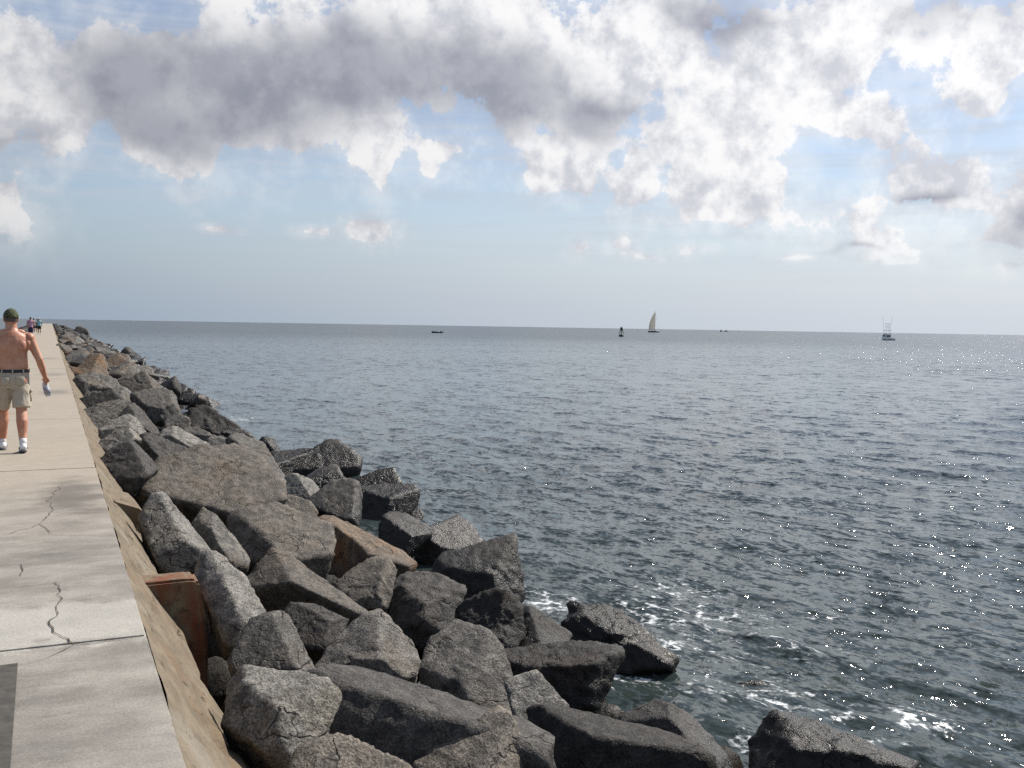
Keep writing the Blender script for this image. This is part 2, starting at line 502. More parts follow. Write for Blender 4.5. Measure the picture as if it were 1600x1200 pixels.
def wall_mat():
    mt, g, b = new_mat('weathered_wall_concrete')
    geo = g.new('ShaderNodeNewGeometry')
    P = geo.outputs['Position']
    grain = g.noise(g.mapping(P, scale=(4.0, 2.0, 4.0)), 1.8, 6.0, 0.62)       # faint form marks along the wall
    big = g.noise(P, 1.3, 4.0, 0.6)
    fine = g.noise(P, 60.0, 3.0, 0.7)
    col = g.mix(g.remap(grain, 0.25, 0.75), (0.165, 0.125, 0.080), (0.30, 0.240, 0.165))
    col = g.mix(g.math('MULTIPLY', g.remap(big, 0.52, 0.70), 0.6), col, (0.25, 0.155, 0.078))
    col = g.mix(g.math('MULTIPLY', g.remap(big, 0.46, 0.3), 0.5), col, (0.36, 0.33, 0.275))
    pits = g.remap(g.noise(g.mapping(P, scale=(5.0, 1.6, 5.0)), 2.4, 4.0, 0.7), 0.62, 0.70)
    col = g.mix(g.math('MULTIPLY', pits, 0.7), col, (0.09, 0.065, 0.045))
    col = g.vmath('SCALE', col, g.remap(fine, 0.25, 0.75, 0.82, 1.14))
    col = g.vmath('SCALE', col, 0.68)
    g._set(b.inputs['Base Color'], col)
    b.inputs['Roughness'].default_value = 0.9
    bn = g.new('ShaderNodeBump'); bn.inputs['Strength'].default_value = 0.9; bn.inputs['Distance'].default_value = 0.02
    g._set(bn.inputs['Height'], g.math('ADD', g.math('MULTIPLY', grain, 0.6), g.math('ADD', g.math('MULTIPLY', fine, 0.35), g.math('MULTIPLY', pits, -1.0))))
    g._set(b.inputs['Normal'], bn.outputs[0])
    return mt
M['wall'] = wall_mat()

def rust_mat():
    mt, g, b = new_mat('rust_stained_concrete')
    tc = g.new('ShaderNodeTexCoord')
    P = tc.outputs['Object']
    n1 = g.noise(g.mapping(P, scale=(3.0, 3.0, 1.2)), 2.2, 5.0, 0.65)
    n2 = g.noise(P, 9.0, 5.0, 0.7)
    col = g.mix(g.remap(n1, 0.34, 0.66), (0.27, 0.205, 0.125), (0.25, 0.078, 0.03))
    col = g.mix(g.remap(n2, 0.50, 0.72), col, (0.085, 0.04, 0.028))
    col = g.mix(g.math('MULTIPLY', g.remap(n1, 0.42, 0.30), 0.8), col, (0.30, 0.30, 0.17))
    col = g.vmath('SCALE', col, 0.68)
    g._set(b.inputs['Base Color'], col)
    b.inputs['Roughness'].default_value = 0.85
    bn = g.new('ShaderNodeBump'); bn.inputs['Strength'].default_value = 0.7; bn.inputs['Distance'].default_value = 0.015
    g._set(bn.inputs['Height'], n2)
    g._set(b.inputs['Normal'], bn.outputs[0])
    return mt
M['rust'] = rust_mat()
M['core'] = plain_mat('dark_fill', (0.020, 0.018, 0.016), 0.95, 0.4, 4.0, bump=0.5)  # near-black colour stands in for the shadow deep between the boulders
M['rubble'] = rock_mat('granite_rubble', (0.020, 0.018, 0.017), (0.060, 0.055, 0.049), (0.05, 0.035, 0.022), 0.4, spec=0.1)  # stone darkened in its colour so the gaps read as shade
M['asphalt'] = plain_mat('asphalt_patch', (0.085, 0.078, 0.066), 0.9, 0.45, 14.0, bump=0.6)
M['crack'] = plain_mat('crack_dirt', (0.070, 0.056, 0.042), 0.95, 0.3, 20.0)
M['joint'] = plain_mat('joint_dirt', (0.17, 0.145, 0.115), 0.95, 0.3, 20.0)

# ------------------------------------------------------------------ sea
WAVE_AZ = YAW + math.radians(50)          # where the chop comes from
def build_sea():
    rng = np.random.default_rng(5)
    # polar grid about the camera's foot point, dense in front
    th = np.concatenate([np.linspace(-62, 62, 640), np.linspace(62, 298, 60)[1:-1]])
    th = np.radians(th) + YAW
    r = np.concatenate([np.geomspace(1.5, 5.0, 40)[:-1], np.geomspace(5.0, 160.0, 560)[:-1], np.geomspace(160.0, 13000.0, 130)])
    R, TH = np.meshgrid(r, th, indexing='ij')
    X = CAM[0] + R * np.sin(TH); Y = CAM[1] + R * np.cos(TH)
    spacing = np.maximum(np.gradient(r)[:, None] + 0 * R, R * math.radians(124 / 640))
    Z = np.zeros_like(X); 
    DX = np.zeros_like(X); DY = np.zeros_like(X)
    nw = 76
    lam = np.geomspace(0.35, 7.0, nw)
    for L in lam:
        a = WAVE_AZ + math.pi + rng.normal(0, 0.50)
        k = 2 * math.pi / L
        amp = 0.026 * L / (2 * math.pi) * min(1.0, (1.2 / L) ** 1.0)
        ph = rng.uniform(0, 2 * math.pi)
        att = np.clip((L / spacing - 2.0) / 2.5, 0, 1)
        kx, ky = math.sin(a), math.cos(a)
        arg = k * (X * kx + Y * ky) + ph
        Z += att * amp * np.cos(arg)
        q = 0.75 * att * amp * np.sin(arg)          # sharper crests
        DX -= q * kx; DY -= q * ky
    # patchy wind: gusts roughen the water in places
    gust = fbm(np.stack([X.ravel() / 14, Y.ravel() / 14, np.zeros(X.size)], 1), 3, 3).reshape(X.shape)
    gk = np.clip(0.95 + 0.32 * gust, 0.5, 1.5)
    V = np.stack([X + DX * gk, Y + DY * gk, Z * gk + SEA_Z], -1).reshape(-1, 3)
    nr, nt = R.shape
    i = np.arange(nr - 1)[:, None] * nt
    j = np.arange(nt)[None, :]
    jn = (j + 1) % nt
    q = np.stack([i + j, i + jn, i + nt + jn, i + nt + j], -1).reshape(-1, 4)
    q = q[:, ::-1]
    me = bpy.data.meshes.new('sea')
    me.vertices.add(len(V)); me.vertices.foreach_set('co', V.ravel())
    me.loops.add(q.size); me.loops.foreach_set('vertex_index', q.ravel().astype(np.int32))
    me.polygons.add(len(q))
    me.polygons.foreach_set('loop_start', (np.arange(len(q)) * 4).astype(np.int32))
    me.update(calc_edges=True)
    me.polygons.foreach_set('use_smooth', np.ones(len(q), bool))
    # foam where the swell breaks on the stones
    foam = np.zeros(len(V))
    spots = [(868, 942, 0.55, 0.9), (1045, 925, 1.0, 0.72), (1090, 965, 0.9, 0.70), (1165, 970, 0.7, 0.6), (1000, 955, 0.8, 0.8), (1225, 1010, 0.8, 0.6), (1040, 1010, 0.5, 0.75),
             (960, 1050, 0.55, 0.85), (1000, 1060, 0.4, 0.6), (1120, 1080, 0.5, 0.6), (1440, 1128, 0.38, 1.0), (1310, 1115, 0.35, 0.75), (1360, 1170, 0.4, 0.8), (1220, 1095, 0.5, 0.85),
             (1160, 1160, 0.4, 0.7), (1290, 960, 0.5, 0.6), (350, 655, 2.0, 0.8), (300, 628, 2.2, 0.8), (250, 585, 2.5, 0.7), (690, 835, 0.5, 0.5), (570, 745, 0.8, 0.45),
             (830, 925, 0.6, 0.7), (1100, 1010, 1.5, 0.45), (1180, 1050, 1.5, 0.40), (1350, 1130, 1.2, 0.35)]
    for (px, py, rad, a) in spots:
        c = on_z(px, py, SEA_Z)
        d2 = ((V[:, 0] - c[0]) ** 2 + (V[:, 1] - c[1]) ** 2) / (rad * rad)
        foam = np.maximum(foam, a * np.exp(-d2))
    at = me.attributes.new('foam', 'FLOAT', 'POINT')
    at.data.foreach_set('value', foam.astype(np.float32))
    o = link(bpy.data.objects.new('sea', me))
    tag(o, kind='structure')
    # material
    mt, g, b = new_mat('sea_water')
    geo = g.new('ShaderNodeNewGeometry')
    P = geo.outputs['Position']
    cdist = g.new('ShaderNodeCameraData').outputs['View Distance'] if False else g.vmath('LENGTH', P, out='v')
    # ripples as slopes (independent of how far away they are seen)
    rot = g.new('ShaderNodeVectorRotate', rotation_type='Z_AXIS')
    g._set(rot.inputs['Vector'], P); rot.inputs['Angle'].default_value = WAVE_AZ
    p2 = g.vmath('MULTIPLY', rot.outputs[0], (0.55, 1.0, 1.0))
    n1 = g.noise(p2, 4.2, 3.0, 0.62, dist=0.6, color=True)
    n2 = g.noise(p2, 1.1, 3.0, 0.6, dist=0.4, color=True)
    far = g.remap(cdist, 15.0, 120.0)
    gust = g.remap(g.noise(g.mapping(P, scale=(0.012, 0.03, 0.0)), 1.0, 3.0, 0.6), 0.3, 0.7, 0.72, 1.2)
    k1 = g.math('MULTIPLY', g.remap(cdist, 14.0, 40.0, 1.75, 1.05), gust)
    k2 = g.math('MULTIPLY', g.math('MULTIPLY_ADD', far, 0.75, 0.5), gust)
    s1 = g.vmath('SCALE', g.vmath('SUBTRACT', n1, (0.5, 0.5, 0.5)), k1)
    s2 = g.vmath('SCALE', g.vmath('SUBTRACT', n2, (0.5, 0.5, 0.5)), k2)
    n3 = g.noise(p2, 15.0, 2.0, 0.6, dist=0.5, color=True)
    s3 = g.vmath('SCALE', g.vmath('SUBTRACT', n3, (0.5, 0.5, 0.5)), g.math('MULTIPLY', gust, g.remap(cdist, 14.0, 45.0, 1.15, 0.5)))
    sl = g.vmath('MULTIPLY', g.vmath('ADD', g.vmath('ADD', s1, s2), s3), (1, 1, 0))
    # a few steep wavelets among many gentle ones
    sl = g.vmath('SCALE', sl, g.math('MULTIPLY_ADD', g.vmath('LENGTH', sl, out='v'), 1.9, 0.62))
    nor = g.vmath('NORMALIZE', g.vmath('ADD', geo.outputs['Normal'], sl))
    fn = g.noise(P, 7.5, 6.0, 0.74, dist=0.5)
    lace = g.voronoi(g.vmath('ADD', p2, g.vmath('SCALE', g.noise(p2, 2.2, 3.0, 0.6, color=True), 0.9)), 2.6, 'DISTANCE_TO_EDGE').outputs['Distance']
    fn = g.math('MULTIPLY_ADD', g.remap(lace, 0.16, 0.0), 0.17, g.math('SUBTRACT', fn, 0.03))
    fa = g.new('ShaderNodeAttribute'); fa.attribute_name = 'foam'
    foam_m = g.remap(g.math('MULTIPLY_ADD', fa.outputs['Fac'], 0.33, fn), 0.76, 0.98)
    foam_m = g.math('MULTIPLY', foam_m, g.remap(fa.outputs['Fac'], 0.05, 0.3))
    # a few white caps far out
    wc = g.noise(g.mapping(P, scale=(0.05, 0.11, 0.0)), 1.0, 5.0, 0.7)
    caps = g.math('MULTIPLY', g.remap(wc, 0.735, 0.77), g.remap(cdist, 90.0, 250.0, 0.0, 0.8))
    foam_m = g.math('MAXIMUM', foam_m, caps)
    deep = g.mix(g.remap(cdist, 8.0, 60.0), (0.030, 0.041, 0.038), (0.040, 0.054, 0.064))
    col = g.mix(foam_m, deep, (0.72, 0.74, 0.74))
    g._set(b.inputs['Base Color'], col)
    g._set(b.inputs['Roughness'], g.math('MAXIMUM', g.math('MULTIPLY', foam_m, 0.6), g.remap(cdist, 20.0, 400.0, 0.06, 0.28)))
    b.inputs['IOR'].default_value = 1.333
    g._set(b.inputs['Normal'], nor)
    me.materials.append(mt)
    return o
build_sea()

# ------------------------------------------------------------------ jetty: core, walkway slabs, battered sea wall
WALK_W, JETTY_END = 3.1, 390.0
def build_jetty():
    # rubble core under the armour stones, coloured near black as gap shadow
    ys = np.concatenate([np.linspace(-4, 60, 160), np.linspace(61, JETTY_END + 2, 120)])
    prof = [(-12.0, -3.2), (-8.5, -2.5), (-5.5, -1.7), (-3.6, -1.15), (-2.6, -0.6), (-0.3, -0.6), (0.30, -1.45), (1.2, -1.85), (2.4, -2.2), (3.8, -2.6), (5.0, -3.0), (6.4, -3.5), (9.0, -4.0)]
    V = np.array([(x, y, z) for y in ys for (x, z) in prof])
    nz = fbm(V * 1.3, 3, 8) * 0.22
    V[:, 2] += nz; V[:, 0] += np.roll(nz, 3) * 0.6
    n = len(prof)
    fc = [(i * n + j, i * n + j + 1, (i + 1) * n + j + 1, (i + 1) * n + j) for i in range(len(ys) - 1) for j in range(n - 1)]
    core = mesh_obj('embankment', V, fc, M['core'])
    tag(core, kind='structure')
    # walkway: a bed with one slab object per bay
    walk = empty('walkway', (-WALK_W / 2, 0, 0))
    tag(walk, kind='structure')
    joints = [-4.0, 5.52, 12.1, 18.2, 24.3, 30.5, 36.8, 43.0, 49.5, 56.0, 62.0, 68.5, 75.0]
    while joints[-1] < JETTY_END - 7:
        joints.append(joints[-1] + 6.5)
    joints[-1] = JETTY_END
    rng = random.Random(4)
    bed = bmesh.new()
    add_box(bed, (0, (JETTY_END - 4) / 2, -0.36), (WALK_W - 0.06, JETTY_END + 4 - 0.02, 0.60))
    bm_obj('bed', bed, M['joint'], walk)
    for a, b_ in zip(joints[:-1], joints[1:]):
        gap = 0.003
        bm = bmesh.new()
        dz = rng.uniform(-0.003, 0.0)
        add_box(bm, (0, (a + b_) / 2, -0.15 + dz), (WALK_W, (b_ - a) - 2 * gap, 0.30))
        es = [e for e in bm.edges if all(v.co.z > -0.1 for v in e.verts)]
        bmesh.ops.bevel(bm, geom=es, offset=0.012, segments=2, affect='EDGES')
        bm_obj('slab', bm, M['concrete'], walk)
    # cracks: thin dirt-filled lines lying in the slab tops
    cracks = [([(88, 910), (94, 925), (86, 945), (92, 958), (78, 968), (80, 986), (98, 994), (122, 1006), (150, 1005), (185, 998), (222, 994)], 0.014),
              ([(122, 1006), (100, 1016), (70, 1028), (30, 1038), (0, 1041)], 0.010),
              ([(0, 919), (40, 916), (88, 911), (100, 910)], 0.009),
              ([(97, 757), (84, 772), (75, 783), (82, 797), (72, 810), (62, 818), (78, 833)], 0.011),
              ([(62, 818), (44, 826), (20, 832), (4, 836)], 0.010), ([(20, 781), (60, 782), (100, 782)], 0.008),
              ([(60, 834), (110, 836), (150, 838), (183, 837)], 0.007), ([(34, 880), (38, 890), (34, 900)], 0.012),
              ([(60, 867), (110, 864), (160, 858), (190, 852)], 0.006), ([(56, 1120), (90, 1114), (115, 1112)], 0.006), ([(20, 1075), (60, 1070), (90, 1066)], 0.005)]
    for pts, wd in cracks:
        w_ = [on_z(x, y, 0.0) for x, y in pts]
        path = []
        for p, q in zip(w_[:-1], w_[1:]):
            nseg = max(2, int(np.linalg.norm(q - p) / 0.05))
            for k in range(nseg):
                path.append(p + (q - p) * k / nseg)
        path.append(w_[-1])
        path = np.array(path)
        jit = np.stack([fbm(path * 9, 3, 1), fbm(path * 9, 3, 2)], 1) * 0.022
        path[:, :2] += jit
        vs, fs = [], []
        for k, p in enumerate(path):
            tdir = path[min(k + 1, len(path) - 1)] - path[max(k - 1, 0)]
            nrm = np.array([-tdir[1], tdir[0], 0]); nrm /= max(1e-6, np.linalg.norm(nrm))
            ww = 0.62 * wd * (0.35 + 0.65 * rng.random()) * (0.4 if k in (0, len(path) - 1) else 1) / 2
            for s_ in (-1, 1):
                c = p + nrm * ww * s_
                vs.append((c[0] + WALK_W / 2, c[1], 0.0028))
        for k in range(len(path) - 1):
            fs.append((2 * k, 2 * k + 1, 2 * k + 3, 2 * k + 2))
        mesh_obj('crack', vs, fs, M['crack'], walk)
    # dark patch let into the slab at the very front
    e = [on_z(x, y, 0) for x, y in ((28, 1037), (22, 1120), (16, 1205), (5, 1330))]
    vs = [(p[0] + WALK_W / 2, p[1], 0.0045) for p in e] + [(-WALK_W / 2 + 0.02, p[1], 0.0045) for p in e]
    vs[4] = (-WALK_W / 2 + 0.02, e[0][1] - 0.16, 0.0045)
    o = mesh_obj('patch', vs, [(0, 1, 5, 4), (1, 2, 6, 5), (2, 3, 7, 6)], M['asphalt'], walk)
    tag(o, label='dark asphalt patch let into the pale slab')
    # battered wall below the walkway edge
    ys = np.concatenate([np.arange(-3, 30, 0.05), np.arange(30, JETTY_END, 0.6)])
    rows = np.array([0.0, 0.03, 0.08, 0.16, 0.25, 0.34, 0.43, 0.52, 0.61, 0.70, 0.79, 0.88, 0.96, 1.0])
    Yg, Tg = np.meshgrid(ys, rows, indexing='ij')
    near = 1 / (1 + np.exp((Yg - 6.15) * 14))                         # the front length reaches farther down
    wob = fbm(np.stack([Yg.ravel() * 0.9, np.zeros(Yg.size), np.zeros(Yg.size)], 1), 4, 21).reshape(Yg.shape)
    wide = 0.42 + 0.14 * near + 0.010 * wob
    drop = 0.62 + 0.16 * near + 0.016 * wob
    Xg = 0.004 + Tg * wide; Zg = -0.022 - Tg * drop
    pts = np.stack([Xg.ravel() * 4, Yg.ravel() * 1.2, Zg.ravel() * 4], 1)
    rough = fbm(pts * 2.2, 4, 31)
    groove = np.clip(fbm(np.stack([Tg.ravel() * 9, Yg.ravel() * 2.2, np.zeros(Yg.size)], 1), 3, 33) - 0.38, 0, 1)
    dep = (0.006 * rough - 0.07 * groove) * np.clip(Tg.ravel() * 6, 0, 1)
    nx, nz_ = 0.80, 0.60
    V = np.stack([Xg.ravel() + nx * dep, Yg.ravel(), Zg.ravel() + nz_ * dep], 1).reshape(len(ys), len(rows), 3)
    edge = fbm(np.stack([ys * 2.5, ys * 0, ys * 0], 1), 4, 41) * 0.012
    V[:, 0, 0] += np.clip(edge, -0.003, 1); 
    back = np.stack([np.full(len(ys), 0.02), ys, V[:, -1, 2] - 0.5], 1)
    low = V[:, -1].copy(); low[:, 2] -= 0.45; low[:, 0] -= 0.03
    allv = np.concatenate([V, low[:, None], back[:, None]], 1)
    n = allv.shape[1]
    fc = [(i * n + j, (i + 1) * n + j, (i + 1) * n + j + 1, i * n + j + 1) for i in range(len(ys) - 1) for j in range(n - 1)]
    wallo = mesh_obj('sea_wall', allv.reshape(-1, 3), fc, M['wall'], smooth=False)
    tag(wallo, 'weathered tan concrete slope running along the walkway edge above the boulders', 'sea wall', kind='thing')
    # rust-stained buttress
    prof = [(0.10, -0.25), (0.47, -0.245), (0.525, -0.255), (0.548, -0.29), (0.61, -0.80), (0.60, -1.3), (0.05, -1.3)]
    bm = bmesh.new()
    r0 = [bm.verts.new((x, 0, z)) for x, z in prof]
    r1 = [bm.verts.new((x, 0.26, z)) for x, z in prof]
    bm.faces.new(r0); bm.faces.new(r1[::-1])
    for k in range(len(prof)):
        bm.faces.new((r0[k], r1[k], r1[(k + 1) % len(prof)], r0[(k + 1) % len(prof)]))
    bmesh.ops.recalc_face_normals(bm, faces=bm.faces)
    bmesh.ops.bevel(bm, geom=list(bm.edges), offset=0.02, segments=2, affect='EDGES')
    o = bm_obj('buttress', bm, M['rust'])
    o.location = (0, 7.6, 0)
    tag(o, 'rust stained concrete buttress jutting from the sea wall among the boulders', 'buttress')
    bm = bmesh.new()
    prof = [(0.16, -0.27), (0.40, -0.36), (0.47, -0.44), (0.45, -0.62), (0.2, -0.75)]
    r0 = [bm.verts.new((x, 0, z)) for x, z in prof]
    r1 = [bm.verts.new((x - 0.05, 0.95, z + 0.02)) for x, z in prof]
    bm.faces.new(r0); bm.faces.new(r1[::-1])
    for k in range(len(prof)):
        bm.faces.new((r0[k], r1[k], r1[(k + 1) % len(prof)], r0[(k + 1) % len(prof)]))
    bmesh.ops.recalc_face_normals(bm, faces=bm.faces)
    o = bm_obj('broken_ledge', bm, M['wall'])
    o.location = (0, 11.3, 0)
    tag(o, 'broken orange brown ledge of concrete sticking out of the sea wall', 'ledge')
build_jetty()

# ------------------------------------------------------------------ boulders
def slope_z(x):
    return -0.42 - 0.315 * (x - 0.6)
def on_slope(px, py, lift=0.0):
    """point of the armour layer (or of the water's edge) seen in that direction"""
    d = ray(px, py)
    # z = -0.42 - 0.315 (x - 0.6) + lift
    k = -0.42 + 0.315 * 0.6 + lift
    t = (k - CAM[2] - 0.315 * CAM[0]) / (d[2] + 0.315 * d[0])
    p = CAM + d * t
    if t < 0 or p[2] < SEA_Z + 0.12 + lift:
        p = on_z(px, py, SEA_Z + 0.12 + lift)
    return p

_ico = {}
def ico_dirs(sub):
    if sub not in _ico:
        bm = bmesh.new()
        bmesh.ops.create_icosphere(bm, subdivisions=sub, radius=1.0)
        v = np.array([x.co[:] for x in bm.verts])
        v /= np.linalg.norm(v, axis=1)[:, None]
        f = np.array([[l.index for l in x.verts] for x in bm.faces])
        bm.free()
        _ico[sub] = (v, f)
    return _ico[sub]
def hull_planes(pts, facet=0.80):
    """outward planes (n, h) of the convex hull of pts about their mean"""
    bm = bmesh.new()
    for p in pts:
        bm.verts.new(p)
    r = bmesh.ops.convex_hull(bm, input=bm.verts)
    bm.normal_update()
    out = []
    for f in bm.faces:
        a = f.calc_area()
        if a > 1e-6:
            n = np.array(f.normal[:]); h = float(n @ np.array(f.verts[0].co[:]))
            if h < 0:
                n, h = -n, -h
            out.append([n, h, a])
    # keep the large facets only, so that the stone stays angular
    keep = []
    for q in sorted(out, key=lambda q: -q[2]):
        if all(q[0] @ k[0] < facet for k in keep):
            keep.append(q)
    out = keep
    bm.free()
    return out
def stone_mesh(name, pts, sub, seed, sharp=70.0, rough=0.026):
    """angular stone: the hull of pts with softened edges, chips and pits, as one closed surface; returns centre, mesh"""
    pts = np.asarray(pts, float)
    c = pts.mean(0)
    size = np.linalg.norm(pts - c, axis=1).mean()
    pl = hull_planes((pts - c) / size)
    D, Fc = ico_dirs(sub)
    N = np.array([p[0] for p in pl]); H = np.maximum(np.array([p[1] for p in pl]), 0.08)
    q = np.maximum(D @ N.T, 0.0) / H
    r = 1.0 / np.power(np.power(q, sharp).sum(1), 1.0 / sharp)
    r = np.minimum(r, 1.04 * (np.linalg.norm((pts - c) / size, axis=1).max()))
    # chips: extra flat breaks knocked off corners and edges
    cr = np.random.default_rng(seed)
    for _ in range(6):
        nn = cr.normal(size=3); nn /= np.linalg.norm(nn)
        dn = D @ nn
        top = (r * dn).max()
        r = np.where(dn > 0.05, np.minimum(r, top * cr.uniform(0.82, 0.94) / np.maximum(dn, 0.05)), r)
    P = D * r[:, None]
    # weather the faces
    s = seed * 3.7
    n1 = fbm(P * 1.9 + s, 3, seed)
    n2 = fbm(P * 6.5 + s, 3, seed + 5)
    step = np.floor((P @ np.array([0.3, 0.5, 0.8]) + 0.25 * n1) * 4.0 + vnoise(P * 1.3 + s, seed)) 
    ledge = vnoise(np.stack([step, step * 0.7, step * 0.3], 1) + s, seed + 9)
    k = 1 + rough * (0.7 * n1 + 0.7 * n2 + 1.0 * ledge)
    if sub >= 5:
        k += rough * 0.36 * fbm(P * 19 + s, 2, seed + 11)
    P = P * k[:, None] * size
    me = bpy.data.meshes.new(name)
    me.vertices.add(len(P)); me.vertices.foreach_set('co', P.ravel())
    me.loops.add(Fc.size); me.loops.foreach_set('vertex_index', Fc.ravel().astype(np.int32))
    me.polygons.add(len(Fc)); me.polygons.foreach_set('loop_start', (np.arange(len(Fc)) * 3).astype(np.int32))
    me.update(calc_edges=True)
    me.polygons.foreach_set('use_smooth', np.ones(len(Fc), bool))
    return c, me

SHORE = 'boulders of the jetty slope'
def traced(outline, ridge, mat, label, seed, sub=5, lift=0.0, tilt=0.50, thick=0.75, rough=0.026, sharp=70.0):
    """a boulder from its outline (frame pixels): set down on the slope at its own distance and real size, with its own depth"""
    o2 = np.array(outline, float)
    cx, cy = o2.mean(0)
    outline = [(cx + (x - cx) * 1.05, cy + (y - cy) * 1.05) for x, y in outline]
    c = on_slope(cx, cy, lift)
    v = c - CAM
    dist = np.linalg.norm(v); v = v / dist
    n = -v * (1 - tilt) + np.array([0.12, 0, 1.0]) * tilt      # the visible face leans back towards the sky
    n /= np.linalg.norm(n)
    def at(px, py, up=0.0):
        d = ray(px, py)
        t = ((c + n * up - CAM) @ n) / (d @ n)
        t = min(max(t, dist * 0.72), dist * 1.35)
        return CAM + d * t
    P = [at(x, y) for x, y in outline]
    size = np.mean([np.linalg.norm(p - c) for p in P])
    R = [at(x, y, h * size) for x, y, h in ridge]
    # hidden underside: the outline again, drawn in, pushed away from the viewer and down into the pile
    away = -n * 0.7 + np.array([0, 0, -0.5]) + v * 0.15
    away /= np.linalg.norm(away)
    back = [c + (p - c) * 0.78 + away * size * thick for p in P]
    mid = [c + (p - c) * 0.93 + away * size * thick * 0.45 for p in P]
    cc, me = stone_mesh('boulder', P + R + back + mid, sub, seed, sharp, rough)
    me.materials.append(M[mat])
    o = link(bpy.data.objects.new('boulder', me))
    o.location = cc
    tag(o, label, 'boulder', SHORE)
    return o

